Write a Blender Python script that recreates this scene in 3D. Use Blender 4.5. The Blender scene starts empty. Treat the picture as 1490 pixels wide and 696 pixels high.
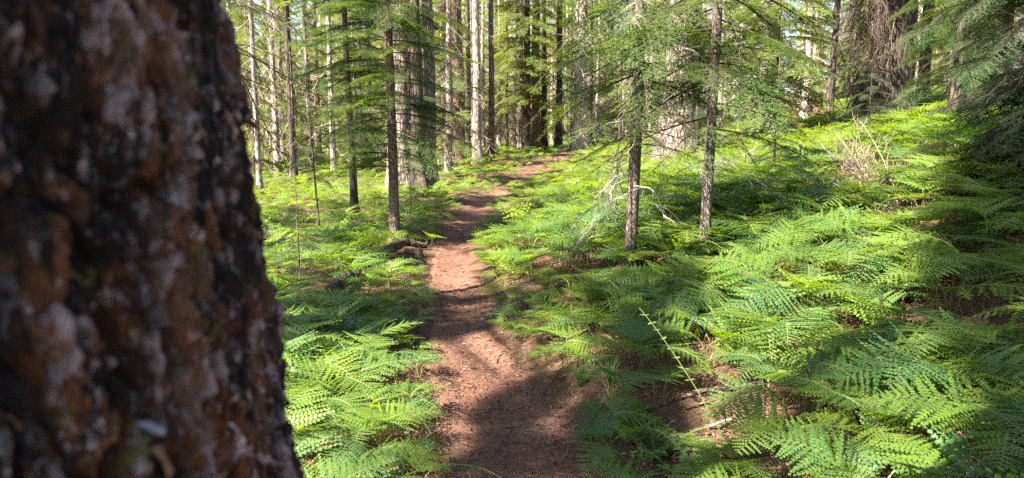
import bpy, math, random
import numpy as np
from mathutils import Vector, Matrix, Euler

R = math.radians
scene = bpy.context.scene
COL = scene.collection
PI = math.pi

# ------------------------------------------------------------------ camera
EYE = 1.55
PITCH = R(9.0)
FPX = 1075.0            # focal length in pixels of the 1490 px wide photograph
cam_d = bpy.data.cameras.new("camera")
cam_d.sensor_width = 36.0
cam_d.lens = 36.0 * FPX / 1490.0
cam_d.clip_start = 0.02
cam_d.clip_end = 2000.0
cam_d.dof.use_dof = True
cam_d.dof.focus_distance = 5.5
cam_d.dof.aperture_fstop = 5.2
cam = bpy.data.objects.new("camera", cam_d)
COL.objects.link(cam)
cam.location = (0, 0, EYE)
cam.rotation_euler = (R(90) - PITCH, 0, 0)
scene.camera = cam

# ------------------------------------------------------------------ sky and sun
SUN_AZ = R(236.0)       # clockwise from +Y : behind the camera on the left
SUN_EL = R(50.0)
world = bpy.data.worlds.new("World")
scene.world = world
world.use_nodes = True
wn = world.node_tree
sky = wn.nodes.new("ShaderNodeTexSky")
sky.sky_type = 'NISHITA'
sky.sun_disc = False
sky.sun_elevation = SUN_EL
sky.sun_rotation = SUN_AZ
bg = wn.nodes["Background"]
bg.inputs[1].default_value = 0.053
wn.links.new(sky.outputs[0], bg.inputs[0])
to_sun = Vector((math.sin(SUN_AZ) * math.cos(SUN_EL), math.cos(SUN_AZ) * math.cos(SUN_EL), math.sin(SUN_EL)))
sun_d = bpy.data.lights.new("sun", 'SUN')
sun_d.energy = 5.0
sun_d.angle = R(0.53)
sun_d.color = (1.0, 0.93, 0.80)
sun = bpy.data.objects.new("sun", sun_d)
COL.objects.link(sun)
sun.rotation_euler = to_sun.to_track_quat('Z', 'Y').to_euler()
sun.location = (-20, -12, 30)

vs = scene.view_settings
vs.view_transform = 'Standard'
vs.look = 'None'
vs.gamma = 1.0
vs.use_curve_mapping = False
vs.exposure = 2.65
cy = scene.cycles
cy.max_bounces = 6
cy.diffuse_bounces = 4
cy.glossy_bounces = 2
cy.transmission_bounces = 4
cy.transparent_max_bounces = 4
cy.caustics_reflective = False
cy.caustics_refractive = False
cy.use_denoising = False
cy.sample_clamp_indirect = 2.5

# ------------------------------------------------------------------ helpers
def mesh_np(name, V, F, mats, mi=None, smooth=False, attrs=None):
    """triangle mesh from arrays"""
    V = np.asarray(V, np.float32).reshape(-1, 3)
    F = np.asarray(F, np.int32).reshape(-1, 3)
    me = bpy.data.meshes.new(name)
    me.vertices.add(len(V))
    me.vertices.foreach_set("co", V.ravel())
    me.loops.add(len(F) * 3)
    me.loops.foreach_set("vertex_index", F.ravel())
    me.polygons.add(len(F))
    me.polygons.foreach_set("loop_start", np.arange(0, len(F) * 3, 3, dtype=np.int32))
    me.polygons.foreach_set("loop_total", np.full(len(F), 3, np.int32))
    if mi is not None:
        me.polygons.foreach_set("material_index", np.asarray(mi, np.int32))
    me.polygons.foreach_set("use_smooth", np.full(len(F), bool(smooth)))
    for m in mats:
        me.materials.append(m)
    for k, a in (attrs or {}).items():
        at = me.attributes.new(k, 'FLOAT', 'POINT')
        at.data.foreach_set("value", np.asarray(a, np.float32))
    me.update(calc_edges=True)
    me.validate()
    return me

def link(name, me, parent=None, loc=None, rot=None):
    o = bpy.data.objects.new(name, me)
    COL.objects.link(o)
    if parent is not None:
        o.parent = parent
    if loc is not None:
        o.location = loc
    if rot is not None:
        o.rotation_euler = rot
    return o

def tag(o, label=None, cat=None, group=None, kind=None):
    if label: o["label"] = label
    if cat: o["category"] = cat
    if group: o["group"] = group
    if kind: o["kind"] = kind
    return o

def thing(name, label, cat, loc=(0, 0, 0), rz=0.0, group=None):
    o = bpy.data.objects.new(name, None)
    COL.objects.link(o)
    o.empty_display_size = 0.1
    o.location = loc
    o.rotation_euler = (0, 0, rz)
    return tag(o, label, cat, group)

def copy_tree(root):
    r = root.copy(); COL.objects.link(r)
    for ch in root.children:
        c = ch.copy(); COL.objects.link(c); c.parent = r
    return r

class Acc:
    """accumulates triangles"""
    def __init__(s):
        s.V = []; s.F = []; s.M = []; s.T = []; s.n = 0
    def add(s, V, F, m=0, t=None):
        V = np.asarray(V, float).reshape(-1, 3); F = np.asarray(F, int).reshape(-1, 3)
        if len(F) == 0: return
        s.V.append(V); s.F.append(F + s.n)
        s.M.append(np.full(len(F), m) if np.isscalar(m) else np.asarray(m))
        s.T.append(np.full(len(V), 0.5) if t is None else (np.full(len(V), t) if np.isscalar(t) else np.asarray(t)))
        s.n += len(V)
    def arrays(s):
        return np.concatenate(s.V), np.concatenate(s.F), np.concatenate(s.M), np.concatenate(s.T)
    def mesh(s, name, mats, smooth=False):
        V, F, M, T = s.arrays()
        return mesh_np(name, V, F, mats, M, smooth, {"tint": T})

def hash01(ix, iy, iz):
    h = (ix * 374761393 + iy * 668265263 + iz * 2147483647 + 1013904223) & 0xFFFFFFFF
    h = ((h ^ (h >> 13)) * 1274126177) & 0xFFFFFFFF
    h = ((h ^ (h >> 16)) * 2246822519) & 0xFFFFFFFF
    return ((h ^ (h >> 15)) & 0xFFFF) / 65535.0

def vnoise(x, y, z=0.0, seed=0):
    x = np.asarray(x, float); y = np.asarray(y, float); z = np.asarray(z, float) + seed * 17.31
    x, y, z = np.broadcast_arrays(x, y, z)
    ix = np.floor(x).astype(np.int64); iy = np.floor(y).astype(np.int64); iz = np.floor(z).astype(np.int64)
    fx = x - ix; fy = y - iy; fz = z - iz
    fx = fx * fx * (3 - 2 * fx); fy = fy * fy * (3 - 2 * fy); fz = fz * fz * (3 - 2 * fz)
    r = 0
    for a in (0, 1):
        for b in (0, 1):
            for c in (0, 1):
                w = (fx if a else 1 - fx) * (fy if b else 1 - fy) * (fz if c else 1 - fz)
                r = r + w * hash01(ix + a, iy + b, iz + c)
    return r * 2 - 1

def fbm(x, y, z=0.0, oct=4, seed=0):
    r = 0; a = 1.0; f = 1.0; t = 0
    for i in range(oct):
        r = r + a * vnoise(np.asarray(x) * f, np.asarray(y) * f, np.asarray(z) * f, seed + i)
        t += a; a *= 0.5; f *= 2.03
    return r / t

def tube(P, rad, n=3, cap=False):
    """triangulated tube along polyline P with radii rad"""
    P = np.asarray(P, float); k = len(P)
    rad = np.broadcast_to(np.asarray(rad, float), (k,))
    T = np.gradient(P, axis=0); T /= np.linalg.norm(T, axis=1)[:, None] + 1e-9
    ref = np.array([0, 0, 1.0]) if abs(T[:, 2]).mean() < 0.8 else np.array([1.0, 0, 0])
    A = np.cross(T, ref); A /= np.linalg.norm(A, axis=1)[:, None] + 1e-9
    B = np.cross(T, A)
    th = np.arange(n) * 2 * PI / n
    V = P[:, None, :] + rad[:, None, None] * (np.cos(th)[None, :, None] * A[:, None, :] + np.sin(th)[None, :, None] * B[:, None, :])
    i = np.arange(k - 1)[:, None] * n; j = np.arange(n)[None, :]; j2 = (j + 1) % n
    a = i + j; b = i + j2; c = i + n + j2; d = i + n + j
    F = np.concatenate([np.stack([a, b, c], -1).reshape(-1, 3), np.stack([a, c, d], -1).reshape(-1, 3)])
    V = V.reshape(-1, 3)
    if cap:
        V = np.concatenate([V, P[:1], P[-1:]])
        c0 = k * n; c1 = c0 + 1
        jj = np.arange(n)
        F = np.concatenate([F, np.stack([np.full(n, c0), (jj + 1) % n, jj], -1),
                            np.stack([np.full(n, c1), (k - 1) * n + jj, (k - 1) * n + (jj + 1) % n], -1)])
    return V, F

def rotm(az, el=0.0, roll=0.0):
    """local +X to azimuth az (from +X, ccw), raised by el, rolled about its axis"""
    return np.array((Matrix.Rotation(az, 3, 'Z') @ Matrix.Rotation(-el, 3, 'Y') @ Matrix.Rotation(roll, 3, 'X')))

# ------------------------------------------------------------------ terrain
PY = np.array([-30, -2, 1.5, 3.1, 3.8, 4.3, 5.2, 6.4, 7.6, 9.8, 13.8, 18, 23, 28, 32, 40, 60])
PX = np.array([1.2, .45, .15, .05, -.05, -.16, -.34, -.48, -.60, -.74, -.62, .05, 1.05, 2.25, 3.7, 6.2, 12])
PW = np.array([.42, .42, .38, .32, .29, .265, .25, .23, .215, .195, .185, .185, .20, .22, .24, .26, .28])
_yy = np.linspace(-30, 60, 1801)
_k = np.exp(-0.5 * (np.arange(-20, 21) / 9.0) ** 2); _k /= _k.sum()
_px = np.convolve(np.pad(np.interp(_yy, PY, PX), 20, mode='edge'), _k, mode='valid')
def path_x(y): return np.interp(y, _yy, _px)
def path_w(y): return np.interp(y, PY, PW)

def smooth(a, b, x):
    t = np.clip((np.asarray(x, float) - a) / (b - a), 0, 1)
    return t * t * (3 - 2 * t)

def terrain(x, y):
    x = np.asarray(x, float); y = np.asarray(y, float)
    s = x - path_x(np.clip(y, -30, 60))
    w = path_w(y)
    near = 1 - smooth(36, 60, y)
    sr = np.maximum(s - w, 0)
    k_ = 0.05 + 2.4 * smooth(7.5, 14, y) * (1 - smooth(34, 44, y))
    sr = sr * sr / (sr + k_)
    right = 0.21 * 11 * (1 - np.exp(-sr / 11.0)) * 1.42
    sl = np.maximum(-s - w, 0)
    left = -0.085 * 9 * (1 - np.exp(-sl / 9.0))
    z = right * (0.35 + 0.65 * near) + left
    z = z + 0.030 * 18 * smooth(13, 36, y) + 0.05 * 170 * smooth(36, 260, y)
    off = smooth(0.0, 0.35, np.abs(s) - w)
    z = z + off * (0.05 + 0.09 * fbm(x * 0.6, y * 0.6, 3.3, 3) + 0.030 * fbm(x * 2.7, y * 2.7, 7.1, 2))
    z = z + (1 - off) * (0.012 * fbm(x * 2.2, y * 2.2, 1.7, 3) - 0.025 * np.clip(1 - (s / w) ** 2, 0, 1))
    # a bare bank on the right
    z = z + 0.22 * np.exp(-(((x - 3.9) / 0.8) ** 2 + ((y - 7.1) / 0.45) ** 2))
    return z

def T0(x, y): return float(terrain(x, y))

cp, sp = math.cos(PITCH), math.sin(PITCH)
def ray(px, py):
    u = (px - 745) / FPX; v = (py - 348) / FPX
    return np.array([u, cp - v * sp, -sp - v * cp])
def at(px, py, d):
    return np.array([0, 0, EYE]) + ray(px, py) * d
def ground(px, py, dmin=1.5, dmax=90):
    r = ray(px, py)
    d = np.concatenate([np.linspace(dmin, 30, 1500), np.linspace(30, dmax, 600)])
    P = np.array([0, 0, EYE]) + d[:, None] * r
    h = P[:, 2] - terrain(P[:, 0], P[:, 1])
    i = np.argmax(h < 0) if (h < 0).any() else len(d) - 1
    return P[i]
def project(P):
    P = np.asarray(P, float).reshape(-1, 3)
    x = P[:, 0]; y = P[:, 1]; z = P[:, 2] - EYE
    d = y * cp - z * sp
    v = -(y * sp + z * cp)
    d = np.where(np.abs(d) < 1e-4, 1e-4, d)
    return 745 + FPX * x / d, 348 + FPX * v / d, d

# ------------------------------------------------------------------ materials
def new_mat(name):
    m = bpy.data.materials.new(name); m.use_nodes = True
    nt = m.node_tree
    for n in list(nt.nodes):
        if n.type != 'OUTPUT_MATERIAL': nt.nodes.remove(n)
    return m, nt, [n for n in nt.nodes if n.type == 'OUTPUT_MATERIAL'][0]

def ramp(nt, fac, stops):
    n = nt.nodes.new("ShaderNodeValToRGB")
    e = n.color_ramp.elements
    while len(e) < len(stops): e.new(0.5)
    for el, (p, c) in zip(e, stops):
        el.position = p; el.color = (*c, 1)
    nt.links.new(fac, n.inputs[0])
    return n.outputs[0]

def noise(nt, vec, scale, detail=4, rough=0.55, dist=0.0):
    n = nt.nodes.new("ShaderNodeTexNoise")
    n.inputs["Scale"].default_value = scale; n.inputs["Detail"].default_value = detail
    n.inputs["Roughness"].default_value = rough; n.inputs["Distortion"].default_value = dist
    if vec is not None: nt.links.new(vec, n.inputs["Vector"])
    return n.outputs[0]

def mapping(nt, vec, scale):
    n = nt.nodes.new("ShaderNodeMapping"); n.inputs["Scale"].default_value = scale
    nt.links.new(vec, n.inputs["Vector"]); return n.outputs[0]

def mix(nt, f, a, b, mode='MIX'):
    n = nt.nodes.new("ShaderNodeMix"); n.data_type = 'RGBA'; n.blend_type = mode
    for s, v in ((0, f), (6, a), (7, b)):
        if isinstance(v, (int, float)): n.inputs[s].default_value = v
        elif isinstance(v, tuple): n.inputs[s].default_value = (*v, 1)
        else: nt.links.new(v, n.inputs[s])
    return n.outputs[2]

def math_n(nt, op, a, b=0.0, clamp=False):
    n = nt.nodes.new("ShaderNodeMath"); n.operation = op; n.use_clamp = clamp
    for s, v in ((0, a), (1, b)):
        if isinstance(v, (int, float)): n.inputs[s].default_value = v
        else: nt.links.new(v, n.inputs[s])
    return n.outputs[0]

def bump(nt, h, strength, dist):
    n = nt.nodes.new("ShaderNodeBump"); n.inputs["Strength"].default_value = strength
    n.inputs["Distance"].default_value = dist
    nt.links.new(h, n.inputs["Height"]); return n.outputs[0]

def leaf_mat(name, lo, hi, trans, rough=0.45, spec=0.35, objrand=0.5, back=None):
    """lo/hi: range of base colours over the 'tint' attribute and per-object random"""
    m, nt, out = new_mat(name)
    at_ = nt.nodes.new("ShaderNodeAttribute"); at_.attribute_name = "tint"
    oi = nt.nodes.new("ShaderNodeObjectInfo")
    f = math_n(nt, 'ADD', math_n(nt, 'MULTIPLY', at_.outputs["Fac"], 1 - objrand),
               math_n(nt, 'MULTIPLY', oi.outputs["Random"], objrand))
    c = ramp(nt, f, [(0.08, lo), (0.92, hi)])
    pb = nt.nodes.new("ShaderNodeBsdfPrincipled")
    pb.inputs["Roughness"].default_value = rough
    pb.inputs["Specular IOR Level"].default_value = spec
    nt.links.new(c, pb.inputs["Base Color"])
    tr = nt.nodes.new("ShaderNodeBsdfTranslucent")
    tc = mix(nt, 1.0, c, (2.2, 1.9, 0.35), 'MULTIPLY')
    nt.links.new(tc, tr.inputs[0])
    ms = nt.nodes.new("ShaderNodeMixShader"); ms.inputs[0].default_value = trans
    nt.links.new(pb.outputs[0], ms.inputs[1]); nt.links.new(tr.outputs[0], ms.inputs[2])
    nt.links.new(ms.outputs[0], out.inputs[0])
    return m

def bark_mat(name, cols, zs=0.22, scale=14.0, bumpd=0.02, bumps=0.9, mossy=0.0, rough=0.9):
    m, nt, out = new_mat(name)
    tc = nt.nodes.new("ShaderNodeTexCoord")
    v = mapping(nt, tc.outputs["Object"], (1, 1, zs))
    n1 = noise(nt, v, scale, 6, 0.65, 0.6)
    n2 = noise(nt, v, scale * 3.1, 4, 0.6)
    vo = nt.nodes.new("ShaderNodeTexVoronoi"); vo.feature = 'DISTANCE_TO_EDGE'
    vo.inputs["Scale"].default_value = scale * 1.1
    dv = mix(nt, 0.12, v, nt.nodes.new("ShaderNodeTexNoise").outputs[1], 'ADD')
    nt.links.new(dv, vo.inputs["Vector"])
    h = math_n(nt, 'ADD', math_n(nt, 'MULTIPLY', n1, 0.8), math_n(nt, 'MULTIPLY', n2, 0.35))
    crack = math_n(nt, 'MINIMUM', math_n(nt, 'MULTIPLY', vo.outputs[0], 5.0), 1.0)
    h2 = math_n(nt, 'ADD', h, math_n(nt, 'MULTIPLY', crack, 0.55))
    c = ramp(nt, math_n(nt, 'MULTIPLY', h2, 0.62), [(0.28, cols[0]), (0.55, cols[1]), (0.75, cols[2])])
    big = noise(nt, tc.outputs["Object"], 1.7, 3)
    c = mix(nt, math_n(nt, 'MULTIPLY', big, 0.5), c, mix(nt, 1.0, c, (1.25, 1.1, 0.95), 'MULTIPLY'))
    if mossy:
        mo = ramp(nt, noise(nt, tc.outputs["Object"], 6.0, 5, 0.7), [(0.55, (0, 0, 0)), (0.68, (mossy, mossy, mossy))])
        c = mix(nt, mo, c, (0.13, 0.16, 0.05))
    pb = nt.nodes.new("ShaderNodeBsdfPrincipled")
    pb.inputs["Roughness"].default_value = rough
    pb.inputs["Specular IOR Level"].default_value = 0.15
    nt.links.new(c, pb.inputs["Base Color"])
    nt.links.new(bump(nt, h2, bumps, bumpd), pb.inputs["Normal"])
    nt.links.new(pb.outputs[0], out.inputs[0])
    return m

def plain_mat(name, lo, hi, rough=0.85, scale=30.0):
    m, nt, out = new_mat(name)
    tc = nt.nodes.new("ShaderNodeTexCoord")
    at_ = nt.nodes.new("ShaderNodeAttribute"); at_.attribute_name = "tint"
    f = math_n(nt, 'ADD', math_n(nt, 'MULTIPLY', at_.outputs["Fac"], 0.6),
               math_n(nt, 'MULTIPLY', noise(nt, tc.outputs["Object"], scale, 3), 0.4))
    pb = nt.nodes.new("ShaderNodeBsdfPrincipled")
    pb.inputs["Roughness"].default_value = rough
    pb.inputs["Specular IOR Level"].default_value = 0.2
    nt.links.new(ramp(nt, f, [(0.2, lo), (0.8, hi)]), pb.inputs["Base Color"])
    nt.links.new(pb.outputs[0], out.inputs[0])
    return m

M_FERN = leaf_mat("fern_green", (0.018, 0.095, 0.048), (0.172, 0.248, 0.014), 0.46, 0.50, 0.38, 0.42)
M_FERN_OLD = leaf_mat("fern_yellowed", (0.16, 0.12, 0.03), (0.26, 0.15, 0.05), 0.35, 0.5, 0.3, 0.3)
M_STIPE = plain_mat("fern_stipe", (0.10, 0.13, 0.04), (0.17, 0.16, 0.07), 0.6)
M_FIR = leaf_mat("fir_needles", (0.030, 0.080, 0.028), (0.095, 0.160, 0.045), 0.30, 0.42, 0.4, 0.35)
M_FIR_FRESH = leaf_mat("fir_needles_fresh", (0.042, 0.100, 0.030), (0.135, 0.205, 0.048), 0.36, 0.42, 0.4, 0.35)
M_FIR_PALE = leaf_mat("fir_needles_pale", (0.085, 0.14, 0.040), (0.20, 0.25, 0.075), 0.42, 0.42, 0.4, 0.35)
M_FIR_DUSK = leaf_mat("fir_needles_dark", (0.028, 0.060, 0.030), (0.07, 0.115, 0.05), 0.22, 0.4, 0.5, 0.35)  # darkest needle green of the set
M_HERB = leaf_mat("herb_leaf", (0.05, 0.13, 0.035), (0.12, 0.22, 0.05), 0.35, 0.4, 0.45, 0.4)
M_TWIG = plain_mat("dead_twig_grey", (0.15, 0.122, 0.10), (0.36, 0.31, 0.27))
M_TWIG_BROWN = plain_mat("dead_twig_brown", (0.055, 0.042, 0.032), (0.15, 0.115, 0.088))
M_TWIG_PALE = plain_mat("dead_twig_pale", (0.36, 0.28, 0.21), (0.60, 0.48, 0.37))
M_TWIG_PINK = plain_mat("dead_twig_pink", (0.24, 0.165, 0.13), (0.44, 0.32, 0.26))
M_WOOD = plain_mat("live_twig", (0.035, 0.026, 0.018), (0.085, 0.062, 0.045))
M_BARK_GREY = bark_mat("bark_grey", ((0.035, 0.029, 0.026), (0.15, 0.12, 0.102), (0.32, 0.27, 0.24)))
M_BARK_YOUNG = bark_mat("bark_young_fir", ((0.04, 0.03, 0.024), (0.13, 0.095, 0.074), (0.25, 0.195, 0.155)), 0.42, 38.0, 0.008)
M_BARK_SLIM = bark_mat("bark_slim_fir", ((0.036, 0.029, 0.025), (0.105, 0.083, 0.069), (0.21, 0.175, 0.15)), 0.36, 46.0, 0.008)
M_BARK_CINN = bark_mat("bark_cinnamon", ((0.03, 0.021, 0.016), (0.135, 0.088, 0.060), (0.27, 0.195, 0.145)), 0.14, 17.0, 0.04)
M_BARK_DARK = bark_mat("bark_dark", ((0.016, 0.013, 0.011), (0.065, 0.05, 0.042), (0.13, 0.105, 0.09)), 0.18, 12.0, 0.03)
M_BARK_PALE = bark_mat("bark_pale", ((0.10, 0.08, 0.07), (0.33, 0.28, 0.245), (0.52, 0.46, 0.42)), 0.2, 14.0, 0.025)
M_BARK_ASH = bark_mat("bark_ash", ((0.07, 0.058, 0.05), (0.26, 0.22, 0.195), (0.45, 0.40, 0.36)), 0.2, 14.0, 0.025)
M_BARK_ROT = bark_mat("bark_rotten", ((0.016, 0.012, 0.010), (0.065, 0.047, 0.036), (0.15, 0.12, 0.10)), 0.9, 24.0, 0.015, 1.0, 0.3)

def ground_mat(name, path):
    m, nt, out = new_mat(name)
    tc = nt.nodes.new("ShaderNodeTexCoord"); P = tc.outputs["Object"]
    warp = nt.nodes.new("ShaderNodeTexNoise"); warp.inputs["Scale"].default_value = 7.0
    nt.links.new(P, warp.inputs["Vector"])
    pv = mix(nt, 0.22, P, warp.outputs[1], 'ADD')
    f1 = noise(nt, mapping(nt, pv, (1.0, 2.6, 1.0)), 55.0, 5, 0.7, 1.2)
    f2 = noise(nt, mapping(nt, pv, (2.6, 1.0, 1.0)), 70.0, 5, 0.7, 1.2)
    fine = math_n(nt, 'ADD', math_n(nt, 'MULTIPLY', f1, 0.5), math_n(nt, 'MULTIPLY', f2, 0.5))
    med = noise(nt, P, 9.0, 5, 0.6)
    big = noise(nt, P, 1.3, 4, 0.55)
    if path:
        c = ramp(nt, fine, [(0.36, (0.040, 0.019, 0.014)), (0.50, (0.145, 0.070, 0.048)), (0.64, (0.31, 0.185, 0.13))])
        c = mix(nt, ramp(nt, med, [(0.35, (0, 0, 0)), (0.7, (0.55,) * 3)]), c, (0.11, 0.053, 0.037))
        c = mix(nt, ramp(nt, big, [(0.4, (0, 0, 0)), (0.65, (0.45,) * 3)]), c, (0.22, 0.125, 0.09))
    else:
        c = ramp(nt, fine, [(0.34, (0.035, 0.021, 0.015)), (0.50, (0.125, 0.072, 0.045)), (0.66, (0.29, 0.185, 0.125))])
        c = mix(nt, ramp(nt, med, [(0.35, (0, 0, 0)), (0.7, (0.6,) * 3)]), c, (0.085, 0.052, 0.036))
        c = mix(nt, ramp(nt, big, [(0.45, (0, 0, 0)), (0.7, (0.5,) * 3)]), c, (0.17, 0.095, 0.06))
    pb = nt.nodes.new("ShaderNodeBsdfPrincipled")
    pb.inputs["Roughness"].default_value = 0.95
    pb.inputs["Specular IOR Level"].default_value = 0.1
    nt.links.new(c, pb.inputs["Base Color"])
    hh = math_n(nt, 'ADD', math_n(nt, 'MULTIPLY', fine, 0.6), math_n(nt, 'MULTIPLY', med, 0.8))
    nt.links.new(bump(nt, hh, 0.9, 0.02 if path else 0.035), pb.inputs["Normal"])
    nt.links.new(pb.outputs[0], out.inputs[0])
    return m
M_GROUND = ground_mat("forest_floor", False)
M_PATH = ground_mat("trail_dirt", True)
M_LITTER = plain_mat("needle_litter", (0.045, 0.022, 0.015), (0.23, 0.14, 0.092), 0.8, 3.0)

# ------------------------------------------------------------------ ground and trail
def axis_coords(lo, hi, c, fine, growth):
    a = [c]; s = fine
    while a[-1] < hi: a.append(a[-1] + s); s *= growth
    b = [c]; s = fine
    while b[-1] > lo: b.append(b[-1] - s); s *= growth
    return np.array(sorted(set(a + b)))
gx = axis_coords(-600, 600, 0.5, 0.05, 1.022)
gy = axis_coords(-60, 900, 3.5, 0.05, 1.022)
X, Y = np.meshgrid(gx, gy)
Z = terrain(X, Y)
V = np.stack([X, Y, Z], -1).reshape(-1, 3)
nx, ny = len(gx), len(gy)
ii = (np.arange(ny - 1)[:, None] * nx + np.arange(nx - 1)[None, :]).reshape(-1)
F = np.concatenate([np.stack([ii, ii + 1, ii + nx + 1], -1), np.stack([ii, ii + nx + 1, ii + nx], -1)])
g = link("ground", mesh_np("ground", V, F, [M_GROUND], smooth=True))
tag(g, "brown needle-covered forest floor under the ferns and trees", "ground", kind="structure")

py_ = np.concatenate([np.arange(-3, 12, 0.05), np.arange(12, 36, 0.12)])
nu = 25
us = np.linspace(-1, 1, nu)
wl = path_w(py_) + 0.05 + 0.12 * fbm(py_ * 1.3, 0.0, 4.4, 3) + 0.05 * fbm(py_ * 5.1, 0.0, 8.4, 2)
wr = path_w(py_) + 0.05 + 0.12 * fbm(py_ * 1.3, 9.0, 2.4, 3) + 0.05 * fbm(py_ * 5.1, 9.0, 1.4, 2)
pcx = path_x(py_)
XX = pcx[:, None] + np.where(us[None, :] < 0, us[None, :] * wl[:, None], us[None, :] * wr[:, None])
YY = np.broadcast_to(py_[:, None], XX.shape)
edge = np.clip((1 - np.abs(us)) / 0.18, 0, 1)
ZZ = terrain(XX, YY) + (0.016 * edge - 0.010)[None, :] + 0.006
V = np.stack([XX, YY, ZZ], -1).reshape(-1, 3)
k = len(py_)
ii = (np.arange(k - 1)[:, None] * nu + np.arange(nu - 1)[None, :]).reshape(-1)
F = np.concatenate([np.stack([ii, ii + 1, ii + nu + 1], -1), np.stack([ii, ii + nu + 1, ii + nu], -1)])
p_ = link("path", mesh_np("path", V, F, [M_PATH], smooth=True))
tag(p_, "narrow reddish dirt trail winding up between the ferns", "path", kind="structure")

# needle litter : uncountable, one mesh
rng = np.random.default_rng(11)
def litter(n, xs, ys, ln, wd, seed):
    r = np.random.default_rng(seed)
    x = r.uniform(*xs, n); y = ys[0] + (ys[1] - ys[0]) * r.random(n) ** 1.6
    a = r.uniform(0, 2 * PI, n); L = r.uniform(*ln, n) * (0.6 + 0.1 * y); W = r.uniform(*wd, n) * (0.6 + 0.1 * y)
    d = np.stack([np.cos(a), np.sin(a)], -1); q = np.stack([-d[:, 1], d[:, 0]], -1)
    c = np.stack([x, y], -1)
    A = c - d * L[:, None] / 2 - q * W[:, None] / 2; B = c - d * L[:, None] / 2 + q * W[:, None] / 2
    C_ = c + d * L[:, None] / 2
    pts = np.stack([A, B, C_], 1)
    z = terrain(pts[..., 0], pts[..., 1]) + 0.014
    z += r.uniform(0, 0.012, n)[:, None] + r.uniform(-.006, .008, (n, 3))
    V = np.concatenate([pts, z[..., None]], -1).reshape(-1, 3)
    F = np.arange(n * 3).reshape(-1, 3)
    return V, F, np.repeat(r.random(n), 3)
acc = Acc()
for n, xs, ys, ln, wd, sd in ((30000, (-1.0, 1.2), (1.8, 7.0), (.012, .030), (.0018, .0034), 1),
                              (26000, (-3.5, 4.6), (1.8, 11.0), (.02, .06), (.003, .006), 2),
                              (600, (-1.2, 4.5), (1.8, 9.0), (.06, .18), (.004, .008), 3)):
    V, F, t = litter(n, xs, ys, ln, wd, sd)
    acc.add(V, F, 0, t)
lt = link("needle_litter", acc.mesh("needle_litter", [M_LITTER]))
tag(lt, "fallen brown needles and twig bits strewn over trail and forest floor", "litter", kind="stuff")

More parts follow.
